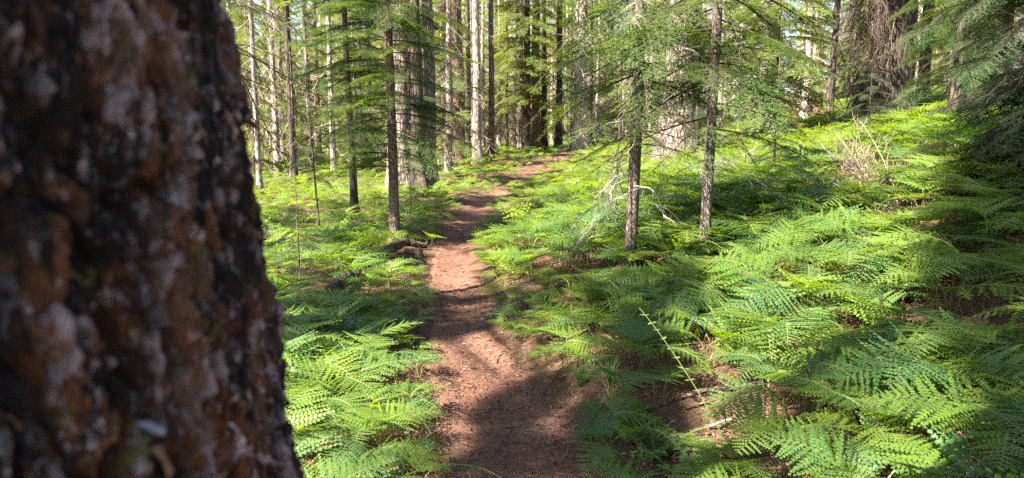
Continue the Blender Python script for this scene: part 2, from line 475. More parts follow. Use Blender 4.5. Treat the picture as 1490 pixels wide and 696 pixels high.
# ------------------------------------------------------------------ fern fronds
def make_frond(seed, npin, npul, L=0.75, old=False, lod=0):
    """a triangular twice-divided frond; base at the origin, arching out along +X"""
    r = np.random.default_rng(seed)
    acc = Acc()
    n = 33
    t = np.linspace(0, 1, n)
    a0 = R(r.uniform(68, 84)); a1 = R(r.uniform(0, 20)); a2 = R(r.uniform(-34, 2))
    ang = np.where(t < 0.55, a0 + (a1 - a0) * smooth(0.18, 0.55, t), a1 + (a2 - a1) * smooth(0.5, 1.0, t))
    sl = L / (n - 1)
    side = 0.10 * r.uniform(-1, 1) * t ** 2 * L
    P = np.stack([np.cumsum(np.cos(ang)) * sl, side, np.cumsum(np.sin(ang)) * sl], -1); P -= P[0]
    V, F = tube(P, (0.0042 * (1 - t) + 0.0010) * (1 if lod == 0 else 1.25), 3)
    acc.add(V, F, 1, 0.5)
    t0 = 0.36
    W = r.uniform(0.33, 0.45) * L
    twist = r.uniform(-0.25, 0.25)
    base_tint = r.uniform(0.3, 0.7)
    for i in range(npin):
        s = i / npin
        ti = t0 + (1 - t0) * (1 - (1 - s) ** 1.12)
        prof = min(1.0, 0.80 + s * 3.0) * (1 - s) ** 1.05
        for sd in (-1, 1):
            tt = min(0.999, ti + 0.008 * sd)
            p = np.array([np.interp(tt, t, P[:, j]) for j in range(3)])
            an = np.interp(tt, t, ang)
            tan = np.array([math.cos(an), 0, math.sin(an)]); nor = np.array([-math.sin(an), 0, math.cos(an)])
            lat = np.array([0, sd * 1.0, 0]) * math.cos(twist) + nor * math.sin(twist) * sd
            lat = lat + nor * r.uniform(-0.12, 0.10)
            l = W * prof * r.uniform(0.86, 1.08) + 0.006
            sweep = R(r.uniform(56, 74))
            d = lat * math.sin(sweep) + tan * math.cos(sweep); d /= np.linalg.norm(d)
            droop = r.uniform(-0.04, 0.24)
            w1 = np.cross(nor, d) ; w1 /= np.linalg.norm(w1)
            m = max(2, int(round(npul * (0.35 + 0.65 * prof))))
            u = (np.arange(m) + 0.35) / m
            q = p + d * (u * l)[:, None] - nor * (droop * l * u ** 2)[:, None]
            pl = min(l * (0.135, 0.15, 0.20)[lod], (1 - t0) * L / npin * (.86, .90, .80)[lod]) * (1 - u) ** 0.7 * np.minimum(1, 0.6 + u * 3) + 0.0035
            hw = (l / m) * (0.40, 0.38, 0.38)[lod]
            tips = []
            for s2 in (-1, 1):
                pd = w1 * s2 * 0.88 + d * 0.48
                pd = pd / np.linalg.norm(pd)
                A = q - d * hw; B = q + d * hw
                jit = r.uniform(0.82, 1.15, m)
                Cc = q + pd * (pl * jit)[:, None] - nor * (pl * r.uniform(0.0, 0.35, m))[:, None]
                Md = q + pd * (pl * jit * 0.55)[:, None] + d * (hw * 0.95)
                Me = q + pd * (pl * jit * 0.50)[:, None] - d * (hw * 0.70)
                if lod == 0:
                    VV = np.stack([A, Me, Cc, Md, B], 1).reshape(-1, 3)
                    b = np.arange(m)[:, None] * 5
                    FF = np.concatenate([b + np.array([[0, 1, 3]]), b + np.array([[1, 2, 3]]), b + np.array([[0, 3, 4]])])
                    nv = 5
                else:
                    VV = np.stack([A - d * hw * 0.2, Cc, B + d * hw * 0.2], 1).reshape(-1, 3)
                    FF = np.arange(m * 3).reshape(-1, 3); nv = 3
                acc.add(VV, FF, 0, np.repeat(np.clip(base_tint + r.uniform(-.22, .22, m), 0, 1), nv))
            if lod == 0:
                V, F = tube(np.array([p, p + d * l * 0.5 - nor * droop * l * 0.25, p + d * l - nor * droop * l]), [0.0014, 0.001, 0.0004], 3)
                acc.add(V, F, 1, 0.5)
    return acc

NV = 9
FR_HI = [make_frond(100 + i, 15, 12, 0.74, lod=0) for i in range(NV)]
FR_MID = [make_frond(200 + i, 13, 8, 0.70, lod=1) for i in range(8)]
FR_LOW = [make_frond(300 + i, 9, 5, 0.66, lod=2) for i in range(5)]
ME_HI = [a.mesh("frond", [M_FERN, M_STIPE]) for a in FR_HI]
ME_HI_OLD = [a.mesh("frond", [M_FERN_OLD, M_STIPE]) for a in FR_HI[:2]]

def plant_layout(r, nf=None):
    n = nf or int(r.integers(3, 7))
    az = r.uniform(0, 2 * PI) + np.arange(n) * 2 * PI / n + r.uniform(-.45, .45, n)
    return [(az[i], r.uniform(-.16, .14), r.uniform(-.25, .25), r.uniform(0.65, 1.05), r.uniform(-.05, .05, 2)) for i in range(n)]

def baked_plant(seed, lib):
    r = np.random.default_rng(seed); acc = Acc()
    for az, el, roll, sc, off in plant_layout(r):
        V, F, M, T = lib[int(r.integers(len(lib)))].arrays()
        Rm = rotm(az, el, roll)
        acc.add((V * sc) @ Rm.T + np.array([off[0], off[1], -0.015]), F, M, np.clip(T + r.uniform(-.2, .2), 0, 1))
    return acc
PL_MID = [baked_plant(500 + i, FR_MID) for i in range(9)]
PL_LOW = [baked_plant(600 + i, FR_LOW) for i in range(7)]
ME_MID = [a.mesh("fern_plant", [M_FERN, M_STIPE]) for a in PL_MID]

# ------------------------------------------------------------------ fir boughs and dead branches
def make_bough(seed, step, nl, nw, L=1.25, lvl2=True, sparse=1.0, droop=0.16):
    """flat fir spray along +X"""
    r = np.random.default_rng(seed)
    S = []; D = []; LN = []; DP = []      # twig start, direction, length
    acc = Acc()
    nseg = 9
    tt = np.linspace(0, 1, nseg)
    bend = r.uniform(-.12, .12)
    ax = np.stack([tt * L, bend * L * tt ** 2, -droop * L * tt ** 2 + 0.03 * L * np.sin(tt * 3)], -1)
    V, F = tube(ax, 0.0095 * (1 - tt) + 0.002, 3); acc.add(V, F, 1, 0.4)
    def axp(s): return np.array([np.interp(s, tt, ax[:, j]) for j in range(3)])
    n = int(19 * sparse) + 3
    wood = []
    for i in range(n):
        s = 0.14 + 0.86 * (i + r.uniform(-.3, .3)) / n
        s = min(max(s, .1), .99)
        p = axp(s); d0 = axp(min(1, s + .05)) - axp(s - .05); d0 /= np.linalg.norm(d0)
        for sd in (-1, 1):
            if r.random() < 0.10: continue
            a = sd * R(r.uniform(42, 62))
            d = np.array([d0[0] * math.cos(a) - d0[1] * math.sin(a), d0[0] * math.sin(a) + d0[1] * math.cos(a), d0[2] + r.uniform(-.16, .05)])
            d /= np.linalg.norm(d)
            l = (0.40 * L * (1 - s) ** 0.75 * min(1, .45 + s * 2.2) + 0.06) * r.uniform(.75, 1.1)
            S.append(p); D.append(d); LN.append(l); DP.append(r.uniform(.05, .22))
            wood.append((p, p + d * l * .9))
            if lvl2:
                m = int(l / 0.055)
                for j in range(1, m):
                    u = j / m
                    for s2 in (-1, 1):
                        if r.random() < 0.22: continue
                        b = s2 * R(r.uniform(40, 58))
                        d2 = np.array([d[0] * math.cos(b) - d[1] * math.sin(b), d[0] * math.sin(b) + d[1] * math.cos(b), d[2] + r.uniform(-.2, .1)])
                        d2 /= np.linalg.norm(d2)
                        S.append(p + d * l * u - np.array([0, 0, .1 * l * u * u])); D.append(d2)
                        LN.append((0.42 * l * (1 - u) + .025) * r.uniform(.7, 1.1)); DP.append(.1)
    for j in range(nseg - 2):
        S.append(ax[j + 1]); e = ax[j + 2] - ax[j + 1]; l = np.linalg.norm(e); D.append(e / l); LN.append(l); DP.append(0)
    S = np.array(S); D = np.array(D); LN = np.array(LN); DP = np.array(DP)
    for a, b in wood:
        V, F = tube(np.array([a, (a + b) / 2 , b]), [0.0035, .0025, .001], 3); acc.add(V, F, 1, 0.4)
    cnt = np.maximum(2, (LN / step).astype(int))
    idx = np.repeat(np.arange(len(LN)), cnt)
    u = (np.arange(len(idx)) - np.repeat(np.cumsum(cnt) - cnt, cnt) + r.uniform(.1, .9, len(idx))) / cnt[idx]
    base = S[idx] + D[idx] * (LN[idx] * u)[:, None]
    base[:, 2] -= DP[idx] * LN[idx] * u ** 2
    tw = r.random(len(LN))
    for sd in (-1, 1):
        a = sd * np.radians(r.uniform(38, 68, len(idx)))
        ca, sa = np.cos(a), np.sin(a)
        d = D[idx]
        nd = np.stack([d[:, 0] * ca - d[:, 1] * sa, d[:, 0] * sa + d[:, 1] * ca, d[:, 2] + r.uniform(-.15, .45, len(idx))], -1)
        nd /= np.linalg.norm(nd, axis=1)[:, None]
        q = np.stack([-nd[:, 1], nd[:, 0], r.uniform(-.5, .5, len(idx))], -1); q /= np.linalg.norm(q, axis=1)[:, None]
        ln = nl * r.uniform(.7, 1.15, len(idx)) * (1 - 0.35 * u)
        A = base - q * nw / 2; B = base + q * nw / 2; C_ = base + nd * ln[:, None]
        V = np.stack([A, B, C_], 1).reshape(-1, 3)
        acc.add(V, np.arange(len(V)).reshape(-1, 3), 0, np.repeat(np.clip(tw[idx] * .6 + .4 * r.random(len(idx)), 0, 1), 3))
    return acc

B_NEAR = [make_bough(700 + i, 0.0095, 0.024, 0.0060, 1.3) for i in range(5)]
B_MID = [make_bough(720 + i, 0.016, 0.031, 0.0070, 1.25) for i in range(6)]
B_SHADE = [make_bough(780 + i, 0.022, 0.036, 0.015, 1.25) for i in range(5)]
B_THIN = [make_bough(740 + i, 0.018, 0.030, 0.0060, 1.25, True, 0.35) for i in range(5)]
B_FAR = [make_bough(760 + i, 0.050, 0.060, 0.022, 1.3, True, 0.85) for i in range(6)]
for lib in (B_NEAR, B_MID, B_SHADE, B_THIN, B_FAR):
    lib[:] = [a.arrays() for a in lib]

def make_dead(seed, L=1.2, nsub=9, rad=0.009, droop=0.25, lvl=2, up=0.0):
    """bare forked branch along +X"""
    r = np.random.default_rng(seed); acc = Acc()
    def grow(p, d, l, rr, lv):
        n = 6
        pts = [p]; dd = d.copy()
        for i in range(n):
            dd = dd + r.normal(0, .13, 3) + np.array([0, 0, (-droop + up) * .22]); dd /= np.linalg.norm(dd)
            pts.append(pts[-1] + dd * l / n)
        pts = np.array(pts)
        V, F = tube(pts, np.linspace(rr, rr * .3, n + 1), 3); acc.add(V, F, 0, r.random())
        if lv > 0:
            for i in range(nsub if lv == lvl else max(2, nsub // 3)):
                u = r.uniform(.2, .98); k = min(int(u * n), n - 1); f = u * n - k
                q = pts[k] * (1 - f) + pts[k + 1] * f
                ax = pts[k + 1] - pts[k]; ax /= np.linalg.norm(ax)
                s = r.normal(0, 1, 3); s[2] *= .45; s -= ax * s.dot(ax); s /= np.linalg.norm(s)
                e = ax * r.uniform(.5, .9) + s * r.uniform(.5, .9); e /= np.linalg.norm(e)
                grow(q, e, l * (1 - u * .6) * r.uniform(.25, .5), rr * .5, lv - 1)
    grow(np.zeros(3), np.array([1.0, 0, 0]), L, rad, lvl)
    return acc
D_BR = [make_dead(800 + i, 1.2, 9, 0.009, 0.25).arrays() for i in range(6)]
D_DROOP = [make_dead(820 + i, 1.3, 10, 0.010, 0.75).arrays() for i in range(5)]
D_FAR = [make_dead(840 + i, 1.4, 12, 0.0085, 0.35, 2).arrays() for i in range(5)]

# ------------------------------------------------------------------ trees
def trunk_mesh(name, H, r0, mat, seed, lean=(0, 0), flare=0.35, nseg=16, rtop=0.25, rough=0.03, dz=0.22):
    r = np.random.default_rng(seed)
    z = np.concatenate([np.arange(-0.35, 2.4, min(dz, .12)), np.arange(2.4, H, dz * 2), [H]])
    th = np.arange(nseg) * 2 * PI / nseg
    rad = r0 * (1 - (1 - rtop) * np.clip(z, 0, H) / H) * (1 + flare * np.exp(-np.maximum(z, -.1) / (r0 * 2.2)))
    cx = lean[0] * z + r0 * .35 * fbm(z * .35, 0, seed * 1.1, 2)
    cy_ = lean[1] * z + r0 * .35 * fbm(z * .35, 5, seed * 1.1, 2)
    TH, ZZ = np.meshgrid(th, z)
    rr = rad[:, None] * (1 + rough * fbm(np.cos(TH) * 3, np.sin(TH) * 3, ZZ * .9 / max(r0, .1) * .35, 3, seed) * 2
                         + 0.10 * np.exp(-np.maximum(ZZ, 0) / (r0 * 1.6)) * np.sin(TH * 5 + seed))
    V = np.stack([cx[:, None] + rr * np.cos(TH), cy_[:, None] + rr * np.sin(TH), ZZ], -1).reshape(-1, 3)
    k = len(z)
    i = np.arange(k - 1)[:, None] * nseg; j = np.arange(nseg)[None, :]; j2 = (j + 1) % nseg
    a = i + j; b = i + j2; c = i + nseg + j2; d = i + nseg + j
    F = np.concatenate([np.stack([a, b, c], -1).reshape(-1, 3), np.stack([a, c, d], -1).reshape(-1, 3)])
    V = np.concatenate([V, [[cx[-1], cy_[-1], H + rad[-1] * .3]]])
    jj = np.arange(nseg); last = (k - 1) * nseg
    F = np.concatenate([F, np.stack([last + jj, last + (jj + 1) % nseg, np.full(nseg, len(V) - 1)], -1)])
    me = mesh_np(name, V, F, [mat], smooth=True)
    def axis(zz):
        return np.array([np.interp(zz, z, cx), np.interp(zz, z, cy_), zz]), float(np.interp(zz, z, rad))
    return me, axis

LIT = [(700, 470, .25), (720, 505, .3), (700, 425, .15), (830, 520, .2), (640, 545, .3), (615, 590, .2), (790, 245, 1.2), (715, 450, .15),
       (760, 400, .45), (800, 350, .7), (850, 300, .6), (900, 250, 1.2), (830, 430, .3), (950, 230, 1.4), (1000, 240, 1.3), (1150, 330, .7),
       (1130, 400, .45), (1200, 430, .4), (1100, 520, .45), (1180, 510, .45), (1140, 600, .4), (1200, 660, .4), (1100, 650, .3), (1220, 470, .35), (1130, 450, .4), (1240, 600, .25), (1270, 330, .3),
       (1150, 200, 1.3), (1060, 240, 1.0), (450, 410, .3), (480, 600, .35), (530, 548, .25), (450, 650, .3), (620, 412, .2), (430, 395, .3),
       (1258, 262, .55), (700, 250, 1.6), (640, 265, 1.0), (1210, 560, .3), (860, 380, .4)]
TS = np.array(to_sun)
_a = np.cross(TS, [0, 0, 1.0]); _a /= np.linalg.norm(_a); _b = np.cross(TS, _a)
LIT += [(680, 575, .10), (830, 590, .12), (765, 655, .06), (640, 640, .10), (870, 545, .12), (715, 690, .05), (800, 625, .05), (850, 650, .05)]
LITP = [np.append(ground(p, q) + np.array([0, 0, .3 if r_ > .22 else .02]), r_) for p, q, r_ in LIT]
LITP += [np.array([float(path_x(v)), v, float(terrain(path_x(v), v)), .7]) for v in (20.0, 22.0, 24.0, 26.0, 28.0)]
LITP = np.array(LITP)
def shades_lit(p, half):
    """True for a bough out of view that would shade one of the sunny clearings"""
    d = p - LITP[:, :3]
    t = d @ TS
    u = np.hypot(d @ _a, d @ _b)
    if not ((t > 1.0) & (u < LITP[:, 3] + half * (LITP[:, 3] > .13))).any(): return False
    x_, y_, dd_ = project(p)
    return bool(dd_[0] < .5 or y_[0] < -40 or x_[0] < -150 or x_[0] > 1640)

def foliage(acc, lib, axis, z0, z1, n, l0, l1, r, az=None, el=(-0.35, 0.05), nom=1.25, tint=(-.15, .15), origin=None):
    for i in range(n):
        u = (i + r.uniform(0, 1)) / n
        z = z0 + (z1 - z0) * u
        if az is None: a = i * 2.399 + r.uniform(-.5, .5)
        else: a = r.uniform(*az)
        p, rad = axis(z)
        l = (l0 + (l1 - l0) * u) * r.uniform(.7, 1.12)
        V, F, M, T = lib[int(r.integers(len(lib)))]
        s = l / nom
        Rm = rotm(a, r.uniform(*el), r.uniform(-.35, .35))
        flip = np.array([1, -1 if r.random() < .5 else 1, 1])
        if origin is not None and shades_lit(origin + p + np.array([math.cos(a), math.sin(a), 0]) * l * .5, l * .42): continue
        acc.add((V * flip * s) @ Rm.T + p + np.array([math.cos(a), math.sin(a), 0]) * rad * .8, F, M, np.clip(T + r.uniform(*tint), 0, 1))

def tree(name, label, cat, base, H, r0, bark, seed, crown=(), dead=(), lean=(0, 0), needles=None, twig=None,
         group=None, flare=0.7, nseg=16, rough=0.03, rtop=0.3):
    """crown/dead: lists of dicts for foliage()"""
    x, y = base[0], base[1]
    root = thing(name, label, cat, (x, y, T0(x, y)), 0, group)
    r = np.random.default_rng(seed)
    me, axis = trunk_mesh("trunk", H, r0, bark, seed, lean, flare, nseg, rtop, rough)
    link("trunk", me, root)
    if crown:
        acc = Acc()
        for c in crown: foliage(acc, axis=axis, r=r, origin=np.array(root.location), **c)
        link("crown", acc.mesh("crown", [needles or M_FIR, M_WOOD]), root)
    if dead:
        acc = Acc()
        for c in dead: foliage(acc, axis=axis, r=r, origin=np.array(root.location), **c)
        V, F, M, T = acc.arrays()
        link("dead_branch", mesh_np("dead_branch", V, F, [twig or M_TWIG], np.zeros(len(F)), False, {"tint": T}), root)
    return root

def gb(px, py): return ground(px, py)

# --- the slender firs by the trail
t = tree("fir_tree", "slender dark-barked fir rising beside the rotten roots left of the trail", "fir tree",
         gb(577, 358), 9.0, 0.066, M_BARK_YOUNG, 21, lean=(-0.012, 0.01),
         crown=[dict(lib=B_MID, z0=.95, z1=3.8, n=42, l0=1.0, l1=1.2, az=(PI * .55, PI * 1.45), el=(-.2, .14)),
                dict(lib=B_MID, z0=1.0, z1=3.8, n=42, l0=.85, l1=1.1, az=(-PI * .5, PI * .5), el=(-.3, .1)),
                dict(lib=B_FAR, z0=3.8, z1=6.8, n=14, l0=1.0, l1=.3)],
         dead=[dict(lib=D_BR, z0=.9, z1=3.4, n=16, l0=.6, l1=.8, az=(-PI * .5, PI * .5), el=(-.7, .1)),
               dict(lib=D_BR, z0=.8, z1=2.2, n=8, l0=.5, l1=.6, el=(-.7, .1))], twig=M_TWIG_BROWN, needles=M_FIR_FRESH)
t = tree("fir_tree", "thin dark fir with layered boughs behind the slender fir left of the trail", "fir tree",
         gb(517, 314), 8.0, 0.070, M_BARK_DARK, 22, lean=(-0.02, 0),
         crown=[dict(lib=B_MID, z0=1.0, z1=4.4, n=58, l0=.9, l1=1.1, el=(-.2, .12)),
                dict(lib=B_FAR, z0=4.4, z1=7.0, n=12, l0=1.0, l1=.3)],
         dead=[dict(lib=D_BR, z0=.6, z1=2.0, n=12, l0=.5, l1=.7, el=(-.7, .0))], twig=M_TWIG_BROWN, needles=M_FIR_FRESH)
t = tree("fir_tree", "slim grey-brown fir with bare lower twigs, left one of the right pair", "fir tree",
         gb(917, 398), 9.0, 0.050, M_BARK_SLIM, 23, lean=(0.016, 0.01),
         crown=[dict(lib=B_THIN, z0=1.0, z1=2.6, n=26, l0=.9, l1=1.1, el=(-.5, .0)),
                dict(lib=B_MID, z0=1.5, z1=3.4, n=26, l0=.9, l1=1.1, el=(-.45, .0)),
                dict(lib=B_FAR, z0=3.2, z1=6.8, n=10, l0=.9, l1=.3)],
         dead=[dict(lib=D_BR, z0=.55, z1=2.4, n=26, l0=.65, l1=.75, el=(-.55, .15)),
               dict(lib=D_DROOP, z0=.5, z1=1.3, n=8, l0=.7, l1=.7, az=(PI * .6, PI * 1.3), el=(-.6, 0))], needles=M_FIR_FRESH)
t = tree("fir_tree", "slim straight fir with knotty bark among tall ferns, right one of the right pair", "fir tree",
         gb(1022, 382), 9.5, 0.042, M_BARK_SLIM, 24, lean=(0.022, 0.01),
         crown=[dict(lib=B_THIN, z0=1.0, z1=2.6, n=26, l0=1.0, l1=1.2, el=(-.5, .0)),
                dict(lib=B_MID, z0=1.3, z1=3.4, n=24, l0=1.0, l1=1.2, el=(-.45, .0)),
                dict(lib=B_FAR, z0=3.2, z1=6.8, n=10, l0=.9, l1=.3)],
         dead=[dict(lib=D_BR, z0=.7, z1=2.4, n=22, l0=.6, l1=.7, el=(-.7, .1))], twig=M_TWIG_BROWN, needles=M_FIR_FRESH)
# --- saplings
tree("sapling", "thin fir sapling with dark stem among ferns near the foreground trunk", "sapling",
     gb(466, 347), 2.3, 0.017, M_BARK_DARK, 25, lean=(-.05, 0),
     crown=[dict(lib=B_MID, z0=.9, z1=2.25, n=22, l0=.55, l1=.15)])
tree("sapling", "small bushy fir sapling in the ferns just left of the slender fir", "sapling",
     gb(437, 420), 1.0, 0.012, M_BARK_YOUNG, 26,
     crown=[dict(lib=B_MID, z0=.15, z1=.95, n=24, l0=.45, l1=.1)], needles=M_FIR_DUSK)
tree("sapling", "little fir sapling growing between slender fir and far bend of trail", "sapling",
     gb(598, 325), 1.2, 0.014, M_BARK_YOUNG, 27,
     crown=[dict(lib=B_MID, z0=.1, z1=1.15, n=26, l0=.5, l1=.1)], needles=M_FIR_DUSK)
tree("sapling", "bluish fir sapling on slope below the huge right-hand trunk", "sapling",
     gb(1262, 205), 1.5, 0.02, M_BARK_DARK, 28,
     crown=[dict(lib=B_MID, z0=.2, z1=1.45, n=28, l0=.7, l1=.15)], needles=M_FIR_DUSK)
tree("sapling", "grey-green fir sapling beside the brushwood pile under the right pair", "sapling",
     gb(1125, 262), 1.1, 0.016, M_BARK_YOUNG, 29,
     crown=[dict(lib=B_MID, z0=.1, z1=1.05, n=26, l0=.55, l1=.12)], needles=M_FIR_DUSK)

def base_at(px, d):
    """ground point under the pixel column px at depth d"""
    y = d * cp
    return np.array([(px - 745) / FPX * d, y, 0])

# --- named big trunks
SK = dict(el=(-.9, -.1))
tree("old_tree", "large cinnamon-barked trunk standing left of the trail's far bend", "tree",
     base_at(660, 25), 15, 0.38, M_BARK_CINN, 31, nseg=28, rough=.05,
     dead=[dict(lib=D_FAR, z0=.8, z1=6.5, n=60, l0=1.2, l1=1.3, az=(PI * .6, PI * 1.5), **SK)], twig=M_TWIG_BROWN,
     crown=[dict(lib=B_FAR, z0=3.0, z1=6.0, n=10, l0=1.2, l1=1.2, az=(PI * .6, PI * 1.2))])
tree("old_tree", "broad grey trunk left of the trail behind the slender fir", "tree",
     base_at(588, 17.5), 13, 0.30, M_BARK_GREY, 32, nseg=22, rough=.06,
     dead=[dict(lib=D_FAR, z0=.6, z1=5, n=40, l0=.8, l1=.9, **SK)], crown=[dict(lib=B_FAR, z0=2.2, z1=5.0, n=12, l0=1.1, l1=1.1)])
tree("old_tree", "dark split trunk touching the leaning snag left of the trail", "tree",
     base_at(609, 17.0), 13, 0.15, M_BARK_DARK, 33, nseg=16, rough=.06)
tree("old_tree", "brown furrowed trunk just right of the leaning snag", "tree",
     base_at(628, 18.0), 13, 0.16, M_BARK_GREY, 34, nseg=16, rough=.06,
     dead=[dict(lib=D_FAR, z0=1.0, z1=5, n=22, l0=.8, l1=.9, **SK)])
tree("old_tree", "small pale grey trunk right beside the large cinnamon trunk", "tree",
     base_at(694, 25), 14, 0.15, M_BARK_ASH, 35, nseg=16,
     dead=[dict(lib=D_FAR, z0=1.0, z1=6, n=20, l0=.9, l1=.9, **SK)], twig=M_TWIG_PALE)
tree("old_tree", "thin brown trunk between the pale grey trunk and the sunlit fir", "tree",
     base_at(715, 26), 14, 0.11, M_BARK_CINN, 36)
tree("old_tree", "black-brown pole trunk showing between cinnamon and pale grey trunks", "tree",
     base_at(683, 27), 14, 0.09, M_BARK_DARK, 37)
tree("fir_tree", "sunlit pale green fir with thin grey trunk left of the trail's end", "fir tree",
     base_at(757, 29), 12, 0.11, M_BARK_GREY, 38, needles=M_FIR_PALE,
     crown=[dict(lib=B_FAR, z0=1.9, z1=6.8, n=60, l0=1.5, l1=1.6), dict(lib=B_FAR, z0=6.4, z1=8, n=10, l0=1.1, l1=.5)],
     dead=[dict(lib=D_FAR, z0=.4, z1=2.6, n=30, l0=.8, l1=.9, **SK)], twig=M_TWIG_BROWN)
for i, (px, rr, lb) in enumerate(((766, .17, "left trunk of the brown trio behind the sunlit fir"),
                                  (778, .22, "stout middle trunk of the brown trio behind the sunlit fir"),
                                  (790, .14, "right trunk of the brown trio, next to the black pole"))):
    tree("old_tree", lb, "tree", base_at(px, 30 + i * .5), 12, rr, (M_BARK_DARK, M_BARK_CINN, M_BARK_DARK)[i], 40 + i, rough=.06)
tree("old_tree", "straight black pole trunk left of the bone-pale trunk at trail's end", "tree",
     base_at(811, 31), 16, 0.14, M_BARK_DARK, 44, crown=[dict(lib=B_FAR, z0=2.4, z1=7, n=14, l0=1.2, l1=1.4)])
tree("old_tree", "bone-pale trunk with white bare branches at the trail's end", "tree",
     base_at(840, 30), 16, 0.29, M_BARK_ASH, 45, nseg=22, rough=.05,
     dead=[dict(lib=D_FAR, z0=1.4, z1=7.0, n=34, l0=1.2, l1=1.5, **SK)], twig=M_TWIG_PALE)
tree("old_tree", "dark brown trunk close behind the bone-pale trunk", "tree",
     base_at(853, 33), 16, 0.19, M_BARK_DARK, 46)
tree("old_tree", "wide greyish trunk hung with dead twigs behind the slim right pair", "tree",
     base_at(983, 17), 13, 0.38, M_BARK_GREY, 47, nseg=24, rough=.06,
     dead=[dict(lib=D_FAR, z0=.5, z1=4.6, n=70, l0=.9, l1=1.1, **SK)])
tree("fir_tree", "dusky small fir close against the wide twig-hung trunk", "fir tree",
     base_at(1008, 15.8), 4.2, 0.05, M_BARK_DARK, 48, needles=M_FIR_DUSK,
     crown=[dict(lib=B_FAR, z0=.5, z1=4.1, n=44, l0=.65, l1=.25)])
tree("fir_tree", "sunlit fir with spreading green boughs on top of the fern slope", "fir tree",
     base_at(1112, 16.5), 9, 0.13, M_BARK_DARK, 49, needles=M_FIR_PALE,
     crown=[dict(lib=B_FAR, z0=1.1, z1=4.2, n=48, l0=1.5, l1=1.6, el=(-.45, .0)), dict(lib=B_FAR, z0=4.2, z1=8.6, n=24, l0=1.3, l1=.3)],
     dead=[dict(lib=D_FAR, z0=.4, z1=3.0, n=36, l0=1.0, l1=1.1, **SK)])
tree("old_tree", "massive dark trunk with bare branches swept down to the slope", "tree",
     base_at(1277, 18), 14, 0.46, M_BARK_DARK, 50, nseg=28, rough=.06,
     dead=[dict(lib=D_FAR, z0=1.2, z1=5.5, n=80, l0=2.0, l1=2.2, az=(PI * .7, PI * 1.3), el=(-1.2, -.75))], twig=M_TWIG_BROWN,
     crown=[dict(lib=B_FAR, z0=3.2, z1=6.0, n=10, l0=1.5, l1=1.5), dict(lib=B_FAR, z0=5.5, z1=13, n=90, l0=3.4, l1=2.0)])
tree("old_tree", "slim dark trunk immediately right of the massive swept-branch trunk", "tree",
     base_at(1322, 20), 14, 0.15, M_BARK_DARK, 51)
tree("fir_tree", "fir with bright green drooping boughs right of the massive trunk", "fir tree",
     base_at(1375, 12.5), 9, 0.12, M_BARK_DARK, 52,
     crown=[dict(lib=B_MID, z0=.7, z1=3.4, n=46, l0=1.2, l1=1.25, el=(-.5, -.05)), dict(lib=B_FAR, z0=3.4, z1=8.6, n=26, l0=1.1, l1=.3)])
tree("old_tree", "dark shaded trunk behind the drooping green boughs at upper right", "tree",
     base_at(1412, 14.5), 14, 0.36, M_BARK_DARK, 53, nseg=22, rough=.05,
     crown=[dict(lib=B_FAR, z0=1.6, z1=4.5, n=24, l0=1.4, l1=1.4, el=(-.6, -.1)), dict(lib=B_FAR, z0=4.5, z1=13, n=80, l0=3.0, l1=1.6)], needles=M_FIR,
     dead=[dict(lib=D_FAR, z0=.8, z1=4.0, n=30, l0=1.2, l1=1.2, **SK)], twig=M_TWIG_BROWN)
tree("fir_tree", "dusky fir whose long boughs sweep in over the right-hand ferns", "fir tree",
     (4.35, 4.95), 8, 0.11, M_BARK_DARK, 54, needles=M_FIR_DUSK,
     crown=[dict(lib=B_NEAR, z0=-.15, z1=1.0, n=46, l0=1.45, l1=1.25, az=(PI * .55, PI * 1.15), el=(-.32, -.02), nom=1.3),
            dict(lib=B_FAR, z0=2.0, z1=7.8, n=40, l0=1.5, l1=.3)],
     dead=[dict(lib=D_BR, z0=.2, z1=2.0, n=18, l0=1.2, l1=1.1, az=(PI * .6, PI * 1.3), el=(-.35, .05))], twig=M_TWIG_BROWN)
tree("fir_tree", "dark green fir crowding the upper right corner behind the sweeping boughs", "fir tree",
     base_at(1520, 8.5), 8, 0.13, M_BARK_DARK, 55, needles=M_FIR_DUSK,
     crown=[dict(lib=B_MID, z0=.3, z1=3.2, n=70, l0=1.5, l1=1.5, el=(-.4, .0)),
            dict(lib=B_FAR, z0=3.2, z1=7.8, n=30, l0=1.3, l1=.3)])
tree("fir_tree", "dark fir with drooping bare twigs peeking past the foreground trunk's upper edge", "fir tree",
     base_at(300, 5.6), 7, 0.07, M_BARK_DARK, 56,
     dead=[dict(lib=D_DROOP, z0=1.7, z1=3.4, n=16, l0=1.0, l1=1.2, az=(-.8, .9), el=(-.4, .2))], twig=M_TWIG_BROWN,
     crown=[dict(lib=B_THIN, z0=1.8, z1=3.2, n=6, l0=.8, l1=.8, az=(-.8, .9)), dict(lib=B_FAR, z0=3.2, z1=6.8, n=16, l0=1., l1=.4)])

